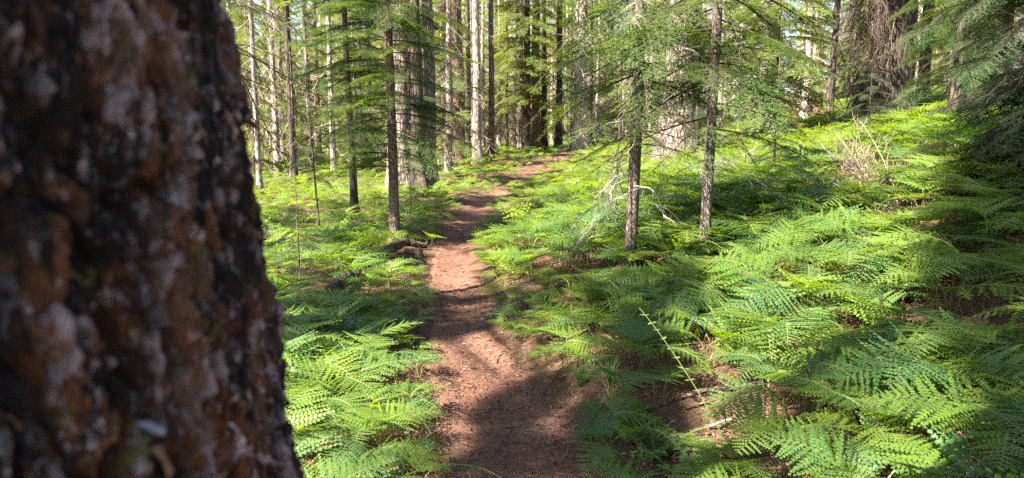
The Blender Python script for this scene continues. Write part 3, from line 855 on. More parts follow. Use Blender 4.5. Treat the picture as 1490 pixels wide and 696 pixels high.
# slim poles packed between the big trunks
POLES = [(672, 34, .07, 'd'), (704, 31, .09, 'a'), (727, 36, .10, 'a'), (738, 33, .07, 'd'), (802, 36, .09, 'a'), (822, 38, .11, 'a'), (829, 34, .06, 'd'),
         (866, 36, .09, 'a'), (884, 31, .10, 'p'), (898, 38, .09, 'd'), (941, 28, .10, 'a'), (958, 33, .08, 'd'), (1040, 25, .10, 'a'), (1064, 30, .09, 'p'),
         (545, 24, .09, 'a'), (490, 23, .10, 'a'), (432, 21, .11, 'd'), (410, 26, .12, 'a'), (470, 30, .13, 'c'), (382, 19, .08, 'a'), (1160, 24, .11, 'a'), (1195, 21, .10, 'd')]
for q, (px, d, rr, kk) in enumerate(POLES):
    mt = {'d': M_BARK_DARK, 'a': M_BARK_ASH, 'p': M_BARK_PALE, 'c': M_BARK_CINN}[kk]
    wd = {'d': "blackish", 'a': "ash grey", 'p': "pale", 'c': "reddish"}[kk]
    near = ("left of the slender fir" if px < 560 else "between the cinnamon trunk and the sunlit fir" if px < 745 else "near the black pole and bone-pale trunk" if px < 910
            else "behind the slim right pair" if px < 1090 else "left of the massive swept-branch trunk")
    tree("pole_tree", "thin %s pole trunk with bare twigs %s" % (wd, near), "tree", base_at(px, d), 11, rr, mt, 300 + q,
         dead=[dict(lib=D_FAR, z0=.8, z1=6.0, n=26, l0=.8, l1=1.0, **SK)], twig=M_TWIG_PALE if kk != 'd' else M_TWIG,
         crown=[dict(lib=B_FAR, z0=3.5, z1=8, n=9, l0=1.0, l1=1.0)], needles=M_FIR_PALE, group="slim pole trunks " + near, nseg=10)

# leaning snag
a = gb(622, 287); b = at(588, 178, 17.2)
P = np.array([a - np.array([0, 0, .2]), a * .75 + b * .25, a * .5 + b * .5 + np.array([.05, 0, -.05]), b])
V, F = tube(P, [.13, .10, .085, .05], 10, True)
s_ = link("leaning_snag", mesh_np("leaning_snag", V, F, [M_BARK_ROT], smooth=True))
tag(s_, "dark dead snag leaning left against the grey trunks", "snag")

# --- background firs : a few kinds, copied
def far_kind(seed, H, r0, bark, needles, zc, nb, lb, nd, twig):
    r = np.random.default_rng(seed)
    me, axis = trunk_mesh("trunk", H, r0, bark, seed, (r.uniform(-.015, .015), 0), .3, 12)
    acc = Acc(); foliage(acc, B_FAR, axis, zc, H * .98, nb, lb, .7, r, el=(-.45, .02))
    c = acc.mesh("crown", [needles, M_WOOD])
    acc = Acc(); foliage(acc, D_FAR, axis, .6, min(zc + 3.5, H * .9), nd, .9, 1.1, r, el=(-.8, .05))
    V, F, M, T = acc.arrays()
    d = mesh_np("dead_branch", V, F, [twig], np.zeros(len(F)), False, {"tint": T})
    return me, c, d
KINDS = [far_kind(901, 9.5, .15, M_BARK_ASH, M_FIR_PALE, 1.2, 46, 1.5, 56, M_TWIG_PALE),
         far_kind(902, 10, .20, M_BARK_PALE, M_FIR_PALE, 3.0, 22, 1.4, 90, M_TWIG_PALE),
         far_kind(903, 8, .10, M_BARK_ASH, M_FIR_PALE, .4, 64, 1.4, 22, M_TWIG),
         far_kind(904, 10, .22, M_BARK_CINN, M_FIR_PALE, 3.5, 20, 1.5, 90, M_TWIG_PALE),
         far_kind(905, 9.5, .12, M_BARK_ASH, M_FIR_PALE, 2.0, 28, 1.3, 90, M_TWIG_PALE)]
KLAB = ["sunlit green fir with grey trunk in the far forest",
        "tall pale-trunked conifer with bare lower branches in far forest",
        "young fir leafy to the ground in the far forest",
        "tall reddish-trunked conifer in the far forest",
        "thin dark-trunked conifer full of bare twigs in far forest"]
KNAME = ["fir_tree", "conifer_tree", "fir_tree", "conifer_tree", "conifer_tree"]
rb = np.random.default_rng(77)
spots = []
fixed = [base_at(p, d)[:2] for p, d in ((664, 25), (588, 17.5), (757, 23), (840, 30), (983, 17), (1112, 16.5), (1277, 18))]
tries = 0
for _ in range(3000):
    if len(spots) >= 44: break
    d = rb.uniform(22, 48); px = rb.uniform(350, 1010)
    x, y = (px - 745) / FPX * d, d
    if abs(x - path_x(min(y, 59))) < 2.0 and y < 40: continue
    if any((x - a) ** 2 + (y - b) ** 2 < 1.8 ** 2 for a, b, *_ in spots): continue
    if any((x - a) ** 2 + (y - b) ** 2 < 1.6 ** 2 for a, b in fixed): continue
    if 700 < px < 860 and y < 33: continue
    spots.append((x, y, px))
n_bushy = len(spots)
while len(spots) < 225 and tries < 40000:
    tries += 1
    d = 18 + 78 * rb.random() ** .95
    px = rb.uniform(340, 1600)
    x, y = (px - 745) / FPX * d, d
    if abs(x - path_x(min(y, 59))) < 1.6 and y < 40: continue
    if y < 20 and px > 560: continue
    if y < 32 and rb.random() < .5: continue
    if 660 < px < 1200 and y < 34: continue
    if px > 1180 and y < 22: continue
    if any((x - a) ** 2 + (y - b) ** 2 < 1.9 ** 2 for a, b, *_ in spots): continue
    if any((x - a) ** 2 + (y - b) ** 2 < 1.7 ** 2 for a, b in fixed): continue
    if any(0 < (x - a) * -.83 + (y - b) * -.56 < 9 and abs((x - a) * .56 - (y - b) * .83) < 1.9 for a, b in ((.32, 28.6), (2.6, 29.6), (5.6, 16.3), (6.5, 20))): continue
    spots.append((x, y, px))
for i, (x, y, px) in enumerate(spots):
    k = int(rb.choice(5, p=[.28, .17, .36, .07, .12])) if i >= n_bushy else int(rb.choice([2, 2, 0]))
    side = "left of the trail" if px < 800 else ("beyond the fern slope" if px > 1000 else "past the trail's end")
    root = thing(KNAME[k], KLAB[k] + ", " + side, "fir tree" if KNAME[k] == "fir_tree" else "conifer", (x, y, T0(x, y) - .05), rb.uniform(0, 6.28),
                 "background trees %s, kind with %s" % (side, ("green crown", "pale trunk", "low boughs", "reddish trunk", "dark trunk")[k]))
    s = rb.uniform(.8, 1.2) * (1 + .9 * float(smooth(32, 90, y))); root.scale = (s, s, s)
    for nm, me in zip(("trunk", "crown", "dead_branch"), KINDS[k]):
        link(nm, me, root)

# --- unseen firs added around the camera, boughs placed to throw the dappled shade
SHADE = [(430, 440, .4), (520, 440, .4), (480, 520, .35), (560, 500, .25), (450, 380, .5), (540, 380, .5), (620, 640, .3), (700, 660, .35), (780, 680, .35), (830, 640, .3), (760, 600, .3), (680, 620, .3), (900, 690, .35), (640, 690, .3), (740, 575, .22),
         (450, 460, .45), (500, 500, .45), (550, 470, .4), (590, 440, .3), (480, 380, .6), (560, 340, .7), (620, 340, .6), (420, 320, .9), (1320, 450, .5), (1380, 420, .6), (1460, 420, .7), (1480, 640, .4), (1400, 660, .35),
         (900, 540, .3), (960, 480, .4), (1020, 350, .6), (700, 455, .12), (735, 482, .1), (762, 520, .12), (715, 435, .1), (690, 500, .08), (850, 540, .35), (900, 520, .35), (950, 440, .4), (1000, 430, .35), (900, 420, .35), (860, 470, .3), (940, 560, .3), (990, 570, .3), (640, 475, .28), (615, 495, .2), (655, 440, .25), (680, 372, .25), (655, 352, .3), (725, 565, .28), (765, 535, .18), (690, 400, .15), (660, 415, .15), (800, 570, .2),
         (740, 640, .45), (860, 600, .40), (660, 690, .45), (800, 690, .45), (700, 590, .30), (900, 660, .4), (600, 470, .45), (640, 445, .25), (690, 335, .5),
         (700, 300, .6), (760, 285, .7), (720, 270, .7), (790, 268, .7), (960, 300, .8), (1040, 300, .8), (900, 330, .5), (980, 380, .6),
         (1050, 400, .4), (870, 500, .5), (930, 470, .5), (980, 520, .45), (900, 560, .45), (960, 600, .35), (1020, 470, .35),
         (1350, 280, .9), (1430, 250, .9), (1430, 350, .8), (1330, 400, .5), (1420, 450, .6), (1470, 560, .5), (1400, 560, .45), (1400, 520, .3),
         (1440, 640, .4), (1425, 625, .3), (430, 480, .4), (520, 470, .5), (470, 450, .45), (560, 440, .35), (570, 390, .45),
         (430, 340, .8), (520, 310, .9), (620, 310, .8), (1200, 185, 1.0), (1150, 262, .5),
         ((-.40, .25, 1.3), 0, -.35), ((-.45, .2, 1.75), 0, -.35), ((-.35, .3, .9), 0, -.35), ((-.6, .1, 1.5), 0, -.35),
         ((3.2, 4.6, 1.2), 0, -.8), ((3.0, 5.0, 1.7), 0, -.8), ((3.7, 5.2, 1.4), 0, -.8), ((3.3, 4.3, .8), 0, -.6), ((4.3, 6.6, 1.8), 0, -.9), ((2.4, 3.4, .9), 0, -.35), ((-1.9, 10, 2.2), 0, -.7), ((-2.6, 11, 2.6), 0, -.7), ((-1.2, 10, 2.6), 0, -.6), ((-2.2, 12, 1.6), 0, -.7)]
ts = np.array(to_sun)
STEMS = [(-5.6, -1.6), (-4.6, 2.6), (-2.4, -4.0), (-6.4, 6.4), (1.6, -3.2)]
boughs = {k: [] for k in range(len(STEMS))}
rs = np.random.default_rng(99)
for px, py, rad in SHADE:
    Pg = ground(px, py) + np.array([0, 0, .3]) if rad > 0 else np.array(px)
    if rad < 0: rad = -rad
    best = None
    for k, (sx, sy) in enumerate(STEMS):
        for tt in np.arange(7.0, 17.0, .25):
            Q = Pg + ts * tt
            h = math.hypot(Q[0] - sx, Q[1] - sy)
            if best is None or abs(h - 1.6) + .02 * tt < best[0]: best = (abs(h - 1.6) + .02 * tt, k, Q)
    boughs[best[1]].append((best[2], rad))
for k, (sx, sy) in enumerate(STEMS):
    zb = T0(sx, sy)
    hmax = max([q[2] - zb for q, _ in boughs[k]] + [8]) + 1.5
    root = thing("shade_fir", "added tall fir out of view, %s, shading the trail" % (
        "left behind the camera", "left beside the foreground trunk", "straight behind the camera", "far left beyond the foreground trunk", "right behind the camera")[k],
        "fir tree", (sx, sy, zb))
    me, axis = trunk_mesh("trunk", hmax, .2, M_BARK_GREY, 60 + k, (0, 0), .3, 14)
    link("trunk", me, root)
    acc = Acc()
    for Q, rad in boughs[k]:
        for rpt in range(7):
            q = Q - np.array([sx, sy, zb]) + rs.normal(0, rad * .45, 3) * np.array([1, 1, .6])
            if shades_lit(q + np.array([sx, sy, zb]), rad * .38): continue
            dx, dy = q[0], q[1]; dist = math.hypot(dx, dy) + 1e-3
            az = math.atan2(dy, dx); start = max(0.0, dist - rad * .8); length = rad * 1.5
            V, F, M, T = (B_SHADE if rpt % 4 else B_THIN)[int(rs.integers(5))]
            sc_ = np.array([length / 1.25, length / 1.25 * rs.uniform(.9, 1.2), 1.0])
            b0 = np.array([math.cos(az) * start, math.sin(az) * start, q[2] + .1])
            acc.add((V * sc_) @ rotm(az, rs.uniform(-.2, .1), rs.uniform(-.3, .3)).T + b0, F, M, T)
            if start > 0.05:
                V, F = tube(np.array([[0, 0, q[2] + .25], b0 * .5 + np.array([0, 0, (q[2] + .25) * .5]), b0]), [.013, .010, .006], 4)
                acc.add(V, F, 1, .4)
    foliage(acc, B_FAR, axis, hmax - 1.5, hmax, 6, .8, .3, rs)
    link("crown", acc.mesh("crown", [M_FIR, M_WOOD]), root)

# ------------------------------------------------------------------ foreground trunk
def big_trunk():
    cx, cyy = -0.658, 0.549
    R0 = 0.432
    root = thing("mossy_tree", "huge dark flaky-barked trunk with lichen filling the left foreground", "tree", (cx, cyy, T0(cx, cyy)))
    zb = T0(cx, cyy)
    z = np.concatenate([np.arange(-.3, .85, .03), np.arange(.85, 2.25, .0028), np.arange(2.25, 5, .05)])
    thv = math.atan2(-cyy, -cx)          # towards the camera
    th = np.concatenate([np.linspace(thv - 1.3, thv + 1.3, 640), np.linspace(thv + 1.3, thv - 1.3 + 2 * PI, 90)[1:-1]])
    TH, ZZ = np.meshgrid(th, z)
    rad = R0 + 0.085 * (1.5 - ZZ) * np.where(ZZ < 1.5, 1.0, .9)
    rad = np.where(ZZ < .3, rad + .3 * (0.3 - ZZ), rad)
    X0 = np.cos(TH); Y0 = np.sin(TH)
    def cells(px_, pz_, seed):
        """first two cell distances and the id of the nearest cell"""
        cxi = np.floor(px_).astype(np.int64); czi = np.floor(pz_).astype(np.int64)
        f1 = np.full(px_.shape, 9.0); f2 = np.full(px_.shape, 9.0); cid = np.zeros(px_.shape)
        for dx in (-1, 0, 1):
            for dz_ in (-1, 0, 1):
                gx_ = cxi + dx; gz_ = czi + dz_
                qx = gx_ + hash01(gx_, gz_, gx_ * 0 + seed); qz = gz_ + hash01(gx_, gz_, gx_ * 0 + seed + 7)
                dd_ = np.hypot(qx - px_, qz - pz_)
                nearer = dd_ < f1
                f2 = np.where(nearer, f1, np.minimum(f2, dd_)); cid = np.where(nearer, hash01(gx_, gz_, gx_ * 0 + seed + 13), cid)
                f1 = np.where(nearer, dd_, f1)
        return f1, f2, cid
    arc = (TH - thv) * R0
    wx = arc + .030 * fbm(arc * 11, ZZ * 7, 1.0, 4, 31) + .010 * fbm(arc * 60, ZZ * 26, 1.0, 3, 33)
    wz = ZZ + .08 * fbm(arc * 7, ZZ * 4, 4.0, 4, 35) + .020 * fbm(arc * 40, ZZ * 26, 5.0, 3, 36)
    f1, f2, cid = cells(wx / .030 + .30 * wz / .16, wz / .17, 3)
    g1, g2, cid2 = cells(wx / .0055 + .35 * wz / .03, wz / .021, 5)
    h1, h2, cid3 = cells(wx / .0125 - .25 * wz / .05, wz / .075, 9)
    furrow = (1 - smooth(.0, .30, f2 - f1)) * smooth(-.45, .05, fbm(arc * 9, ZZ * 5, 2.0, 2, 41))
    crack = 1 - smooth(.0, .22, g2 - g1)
    b = fbm(X0 * 26, Y0 * 26, ZZ * 10, 5, 9)
    c = fbm(X0 * 80, Y0 * 80, ZZ * 30, 4, 13)
    disp = .004 - .024 * furrow - .005 * crack + .006 * (cid - .5) + .008 * (cid3 - .5) + .006 * (cid2 - .5) + .010 * b + .014 * c
    rr = rad + disp
    V = np.stack([rr * X0, rr * Y0, ZZ], -1).reshape(-1, 3)
    k, n = TH.shape
    i = np.arange(k - 1)[:, None] * n; j = np.arange(n)[None, :]; j2 = (j + 1) % n
    A = i + j; B = i + j2; Cc = i + n + j2; D = i + n + j
    F = np.concatenate([np.stack([A, B, Cc], -1).reshape(-1, 3), np.stack([A, Cc, D], -1).reshape(-1, 3)])
    m, nt, out = new_mat("mossy_bark")
    tc = nt.nodes.new("ShaderNodeTexCoord"); P = tc.outputs["Object"]
    v = mapping(nt, P, (1, 1, .45))
    def attr(nm):
        a_ = nt.nodes.new("ShaderNodeAttribute"); a_.attribute_name = nm; return a_.outputs["Fac"]
    n1 = noise(nt, v, 80, 6, .72, .5)
    tone = math_n(nt, 'ADD', math_n(nt, 'MULTIPLY', attr("plate"), .55), math_n(nt, 'MULTIPLY', n1, .55))
    col = ramp(nt, tone, [(.25, (.010, .007, .006)), (.42, (.032, .020, .013)), (.56, (.080, .044, .024)), (.68, (.13, .085, .056)), (.85, (.24, .185, .15))])
    rust = ramp(nt, noise(nt, v, 26, 5, .7, .8), [(.47, (0,) * 3), (.54, (.85,) * 3)])
    col = mix(nt, rust, col, mix(nt, n1, (.014, .006, .003), (.34, .14, .045)))
    fleck = ramp(nt, math_n(nt, 'ADD', math_n(nt, 'MULTIPLY', attr("fleck"), .5), math_n(nt, 'MULTIPLY', noise(nt, mapping(nt, P, (1, 1, .45)), 110, 4, .65), .5)), [(.63, (0,) * 3), (.675, (.85,) * 3)])
    col = mix(nt, fleck, col, mix(nt, noise(nt, P, 90, 3), (.12, .10, .095), (.52, .48, .49)))
    crevice_dark = ramp(nt, noise(nt, mapping(nt, P, (1, 1, .3)), 20, 5, .7, .8), [(.43, (.95,) * 3), (.52, (0,) * 3)])  # crevice darkness painted into the colour by noise, independent of the relief
    col = mix(nt, crevice_dark, col, (.006, .005, .0045))
    fl2 = ramp(nt, noise(nt, mapping(nt, P, (1, 1, .5)), 78, 5, .7, .5), [(.580, (0,) * 3), (.63, (.92,) * 3)])
    col = mix(nt, fl2, col, mix(nt, noise(nt, P, 140, 2), (.26, .22, .20), (.80, .74, .70)))
    moss = ramp(nt, noise(nt, P, 34, 5, .65, .2), [(.625, (0,) * 3), (.67, (.85,) * 3)])
    col = mix(nt, moss, col, (.14, .135, .022))
    lich = ramp(nt, noise(nt, mapping(nt, P, (1.1, .9, 1.0)), 40, 5, .7, .3), [(.63, (0,) * 3), (.675, (.85,) * 3)])
    col = mix(nt, lich, col, (.20, .29, .28))
    col = mix(nt, math_n(nt, 'MULTIPLY', attr("furrow"), .8), col, (.009, .007, .006))  # furrow shade put into the colour, on top of darker crevice bark
    pb = nt.nodes.new("ShaderNodeBsdfPrincipled"); pb.inputs["Roughness"].default_value = .8
    pb.inputs["Specular IOR Level"].default_value = .3
    nt.links.new(col, pb.inputs["Base Color"])
    nt.links.new(bump(nt, n1, .8, .02), pb.inputs["Normal"])
    nt.links.new(pb.outputs[0], out.inputs[0])
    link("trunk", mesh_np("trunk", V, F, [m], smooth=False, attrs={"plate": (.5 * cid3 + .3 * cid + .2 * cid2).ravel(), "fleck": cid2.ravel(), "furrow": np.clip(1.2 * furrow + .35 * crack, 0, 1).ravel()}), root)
    # curled bark flakes and lichen on the edge, uncountable
    r = np.random.default_rng(5); acc = Acc()
    for q in range(420):
        t_ = thv + r.uniform(-1.3, 1.3); zz = r.uniform(.75, 2.3)
        jt = np.argmin(abs(th - t_)); kz = np.argmin(abs(z - zz))
        p = V.reshape(k, n, 3)[kz, jt]
        nrm = np.array([math.cos(t_), math.sin(t_), 0]); tg = np.array([-nrm[1], nrm[0], 0]); up = np.array([0, 0, 1.0])
        w = r.uniform(.0015, .005); h = r.uniform(.003, .011)
        o = nrm * r.uniform(.002, .008); lift = nrm * r.uniform(.004, .018)
        e = r.uniform(-.4, .4)
        pts = [p + o - tg * w + up * h, p + o + tg * w * .8 + up * h * .8, p + o + lift - tg * w * .9 - up * h * e, p + o + lift + tg * w - up * h * .7,
               p - tg * w * .2 - up * h + lift * 1.4]
        acc.add(pts, [[0, 2, 1], [1, 2, 3], [2, 4, 3]], int(r.choice(4, p=[.60, .30, .04, .06])), r.random())
    V2, F2, M2, T2 = acc.arrays()
    mats = [plain_mat("bark_flake", (.05, .025, .014), (.24, .13, .075)), plain_mat("bark_flake_pale", (.20, .16, .15), (.45, .41, .42)),
            plain_mat("moss_tuft", (.08, .08, .02), (.15, .14, .035)), plain_mat("lichen_tuft", (.20, .30, .28), (.42, .52, .50))]
    fl = link("bark_scale", mesh_np("bark_scale", V2, F2, mats, M2, False, {"tint": T2}), root)
    tag(fl, None, None, None, "stuff")
big_trunk()

# ------------------------------------------------------------------ ferns
BARE = [(1325, 335, 55, 24), (1235, 405, 35, 12), (1440, 500, 90, 55), (1215, 610, 45, 60), (1060, 610, 75, 45), (1000, 640, 90, 70),
        (1215, 470, 45, 18), (605, 380, 40, 22), (455, 428, 60, 22), (1170, 165, 35, 18), (1400, 400, 60, 25), (1260, 345, 30, 15)]
rf = np.random.default_rng(1234)
cand = []
N = 40000
yy = 1.6 + 48 * rf.random(N) ** 1.7
xx = rf.uniform(-1, 1, N) * (2.2 + yy * .85)
zz = terrain(xx, yy)
ppx, ppy, dd = project(np.stack([xx, yy, zz], -1))
pw = path_w(yy); ss = np.abs(xx - path_x(yy))
cl = fbm(xx * .55, yy * .55, 5.5, 3, 3)
occ = {}
plants = []
for i in range(N):
    if not (-60 < ppx[i] < 1560 and ppy[i] < 900): continue
    if ss[i] < pw[i] + .05 + .16 * rf.random() ** 2: continue
    if cl[i] < -.46: continue
    if any(((ppx[i] - a) / c) ** 2 + ((ppy[i] - b) / e) ** 2 < 1 for a, b, c, e in BARE): continue
    if (xx[i] + .635) ** 2 + (yy[i] - .575) ** 2 < .8 ** 2: continue
    sp_ = .140 + .0085 * yy[i] + .035 * (1 - smooth(3.2, 5.5, yy[i]))
    key = (int(xx[i] / .45), int(yy[i] / .45)); ok = True
    for a in (-1, 0, 1):
        for b in (-1, 0, 1):
            for (qx, qy) in occ.get((key[0] + a, key[1] + b), ()):
                if (qx - xx[i]) ** 2 + (qy - yy[i]) ** 2 < sp_ ** 2: ok = False
    if not ok: continue
    occ.setdefault(key, []).append((xx[i], yy[i]))
    big_ = 1 + .02 * (1 - float(smooth(3.0, 6.0, yy[i])))
    edgeness = float(smooth(0.1, 1.0, ss[i] - pw[i]))
    sc = (.51 + .29 * edgeness) * (1 + .28 * cl[i]) * rf.uniform(.7, 1.3) * big_
    plants.append((float(xx[i]), float(yy[i]), float(zz[i]), sc, float(ppx[i]), float(ppy[i]), float(dd[i])))
# hand-placed large ferns in front
HERO = [(1385, 660, .98, "big dark fern with broad upright frond in the right-hand corner shade"),
        (1475, 690, 1.0, "big shaded fern at the very edge beside the broad upright fern"),
        (1150, 690, .85, "bright yellow-green fern at the foot of the brown bare patch"),
        (1250, 705, .80, "lit fern directly below the pale fallen sticks"),
        (1120, 575, .78, "lime-lit fern spreading its fronds right of the arching bramble stem"),
        (1080, 460, .85, "bright feathery fern below the uphill fir of the right pair"),
        (1180, 450, .85, "tall upright lit fern beside the bare bank"),
        (960, 590, .80, "blue-green fern hanging toward the trail left of the bramble stem"),
        (530, 680, .78, "large fern with teal fronds reaching over the trail's left edge"),
        (480, 640, .75, "yellow-green fern against the foreground trunk's foot"),
        (560, 560, .55, "light green fern tuft on the left trail edge above the teal fern"),
        (600, 430, .55, "fern arching onto the trail just below the rotten roots")]
hero = []
for px, py, s, lb in HERO:
    g_ = ground(px, py, 1.2)
    hero.append((g_[0], g_[1], g_[2], s * .86, lb))
hx = np.array([h[:2] for h in hero])
plants = [p for p in plants if ((hx - np.array(p[:2])) ** 2).sum(1).min() > .16 ** 2]
def size(p): return p[3] / p[6] if -40 < p[4] < 1530 and p[5] < 860 and p[4] > 330 else 0
plants.sort(key=size, reverse=True)
solo = plants[:286]; rest = plants[286:]
print("fern plants", len(plants))

def detailed_fern(x, y, z, s, label, group, r):
    root = thing("fern", label, "fern", (x, y, z - .01), r.uniform(0, 6.28), group)
    root.scale = (s, s, s)
    for az, el, roll, sc, off in plant_layout(r):
        o = link("frond", ME_HI[int(r.integers(NV))], root, (off[0], off[1], -.01))
        o.rotation_euler = Matrix(rotm(az, el, roll).tolist()).to_euler()
        o.scale = (sc, sc, sc)
    if r.random() < .32:
        o = link("frond", ME_HI_OLD[int(r.integers(2))], root, (0, 0, -.01))
        o.rotation_euler = Matrix(rotm(r.uniform(0, 6.28), -.5, .2).tolist()).to_euler(); o.scale = (.7, .7, .7)
        tag(o, "withered brownish frond")
    return root

rr_ = np.random.default_rng(4321)
for x, y, z, s, lb in hero:
    detailed_fern(x, y, z, s, lb, "ferns growing on both sides of the trail", rr_)

def zone(px, py, d):
    left = px < 720 and not (px > 690 and py < 300)
    if left:
        if d < 4.2: return "fern among the low lit ferns between foreground trunk and trail"
        if d < 8: return "fern in the shaded bed left of the trail before the slender fir"
        return "distant fern left of the trail beyond the slender fir"
    if d < 3.4: return "fern in the tangle at the bottom of the right bank"
    if px < 900 and d < 7: return "fern on the trail's right edge before the slim fir pair"
    if px < 1100 and d < 7: return "fern in the thick bed below the slim fir pair"
    if d < 7: return "fern under the dusky boughs right of the slim fir pair"
    return "distant fern on the slope behind the slim fir pair"
for i, (x, y, z, s, px, py, d) in enumerate(solo):
    lb = zone(px, py, d)
    if i < 130:
        detailed_fern(x, y, z, s, lb, lb.replace("fern", "ferns", 1), rr_)
    else:
        o = link("fern", ME_MID[i % len(ME_MID)], None, (x, y, z - .01), (rr_.uniform(-.1, .1), rr_.uniform(-.1, .1), rr_.uniform(0, 6.28)))
        o.scale = (s, s, s)
        tag(o, lb, "fern", lb.replace("fern", "ferns", 1))
acc = Acc()
PLM = [a.arrays() for a in PL_MID]; PLL = [a.arrays() for a in PL_LOW]
for i, (x, y, z, s, px, py, d) in enumerate(rest):
    lib = PLM if d < 9 else PLL
    V, F, M, T = lib[i % len(lib)]
    Rm = rotm(rr_.uniform(0, 6.28))
    acc.add((V * s * (1 if d < 9 else 1.15)) @ Rm.T + np.array([x, y, z - .01]), F, M, np.clip(T + rr_.uniform(-.3, .3), 0, 1))
fs = link("fern_undergrowth", acc.mesh("fern_undergrowth", [M_FERN, M_STIPE]))
tag(fs, "carpet of smaller and farther ferns covering the forest floor", "undergrowth", kind="stuff")

# ------------------------------------------------------------------ small things
def gnarl(name, label, cat, pts, rad, seed, mat=M_BARK_ROT, group=None, n=14, k=26):
    """a crooked log or root through world points"""
    r = np.random.default_rng(seed)
    pts = np.array(pts, float); rad = np.array(rad, float)
    u = np.linspace(0, len(pts) - 1, k); b = np.arange(len(pts))
    P = np.stack([np.interp(u, b, pts[:, j]) for j in range(3)], -1)
    P[1:-1] += r.normal(0, rad.mean() * .14, (k - 2, 3))
    o0 = P[0].copy()
    V, F = tube(P - o0, np.interp(u, b, rad) * r.uniform(.85, 1.15, k), n, True)
    ctr = np.concatenate([np.repeat(P - o0, n, 0), (P - o0)[:1], (P - o0)[-1:]])
    al = np.concatenate([np.repeat(np.arange(k), n), [0, k - 1]]) * .22; an = np.concatenate([np.tile(np.arange(n), k) * 2 * PI / n, [0, 0]])
    V = ctr + (V - ctr) * (1 + .45 * fbm(np.cos(an) * 2.2, np.sin(an) * 2.2, al, 3, seed))[:, None]
    o = link(name, mesh_np(name, V, F, [mat], smooth=True, attrs={"tint": np.full(len(V), .5)}), None, o0)
    return tag(o, label, cat, group)
def gp(px, py, up=0.0): return ground(px, py) + np.array([0, 0, up])

gnarl("fallen_log", "crooked rotten log lying at the slender fir's foot by the trail", "log",
      [gp(535, 388, .02), gp(562, 378, .10), gp(590, 366, .12), gp(622, 364, .05)], [.035, .05, .05, .035], 1)
gnarl("tree_root", "grey forked root below the rotten log beside the slender fir", "root",
      [gp(545, 384, .06), gp(566, 388, .06), gp(585, 396, -.02)], [.04, .035, .02], 2, M_BARK_GREY)
gnarl("tree_root", "short jagged root stub standing upright at the trail's left edge", "root",
      [gp(612, 376, -.05), gp(613, 374, .06), gp(610, 372, .12)], [.03, .022, .010], 3)
gnarl("tree_root", "low knotted root curling from the rotten log toward the trail", "root",
      [gp(590, 372, .05), gp(606, 380, .09), gp(618, 386, -.02)], [.02, .026, .018], 4)
gnarl("fallen_log", "dark mossy log half buried among the left-hand ferns", "log",
      [gp(462, 446, -.02), gp(490, 430, .10), gp(520, 415, .10), gp(545, 408, 0)], [.045, .065, .06, .04], 5)
gnarl("fallen_log", "reddish rotten log end beside the foreground trunk's right edge", "log",
      [gp(372, 352, .08), gp(398, 352, .10), gp(410, 356, .05)], [.10, .10, .07], 6, M_BARK_CINN)
gnarl("fallen_log", "dark charred log on bare ground under the right-hand boughs", "log",
      [gp(1245, 466, .03), gp(1285, 452, .06), gp(1318, 440, .05)], [.035, .045, .035], 7, M_BARK_DARK)
gnarl("fallen_log", "greyish branch lying across the bare bank on the right", "log",
      [gp(1170, 372, .03), gp(1230, 366, .05), gp(1290, 360, .03)], [.011, .014, .009], 8, M_BARK_ROT)
gnarl("fallen_log", "thin curved branch above the charred log on the right", "log",
      [gp(1300, 362, .03), gp(1335, 362, .06), gp(1370, 360, .02)], [.014, .014, .008], 9, M_BARK_GREY)
for q, (p0, p1, w, lb) in enumerate((((1192, 600), (1232, 565), .009, "pale thick fallen stick propped among the lower right ferns"),
                                     ((1205, 585), (1262, 595), .004, "thin pale stick lying beside the thick propped stick"),
                                     ((1222, 570), (1236, 612), .004, "thin straw-coloured stick crossing the thick propped stick"),
                                     ((1030, 628), (1078, 640), .007, "flat broken piece of pale wood by the bramble stem"))):
    gnarl("stick", lb, "stick", [gp(*p0, .02), (gp(*p0) + gp(*p1)) / 2 + np.array([0, 0, .07]), gp(*p1, .10)], [w, w * .9, w * .5], 20 + q, M_TWIG_PALE, "fallen sticks", 5, 7)

def dead_bush(name, label, cat, px, py, n, l, spread, up, mat, seed, bias=None):
    p = gp(px, py); acc = Acc(); r = np.random.default_rng(seed)
    for i in range(n):
        V, F, M, T = make_dead(seed * 50 + i, l * r.uniform(.6, 1.1), 15, .0045, 0.0, 2, up).arrays()
        az = r.uniform(0, 2 * PI) if bias is None else r.uniform(*bias)
        acc.add(V @ rotm(az, r.uniform(.1, spread)).T + r.normal(0, .10, 3) * np.array([1, 1, .2]), F, M, T)
    V, F, M, T = acc.arrays()
    o = link(name, mesh_np(name, V, F, [mat], np.zeros(len(F)), False, {"tint": T}), None, p)
    return tag(o, label, cat)
dead_bush("dead_shrub", "bleached leafless shrub standing up among the ferns on the right", "shrub", 1290, 296, 18, .74, 1.25, .24, M_TWIG_PINK, 3, (PI * .55, PI * 1.2))
dead_bush("brush_pile", "heap of grey dead brushwood right of the slim fir pair", "brushwood", 1078, 258, 22, .75, .7, -.05, M_TWIG, 4)
dead_bush("brush_pile", "small tangle of dry brown twigs at the left slim fir's foot", "brushwood", 890, 335, 7, .45, .8, -.05, M_TWIG_BROWN, 6)
dead_bush("brush_pile", "low dark twig litter on the bare bank below the bleached shrub", "brushwood", 1335, 342, 14, .45, .25, -.2, M_TWIG_BROWN, 8)
dead_bush("brush_pile", "dark dry twigs scattered over bare ground at the right edge", "brushwood", 1440, 500, 14, .5, .3, -.2, M_TWIG_BROWN, 7)

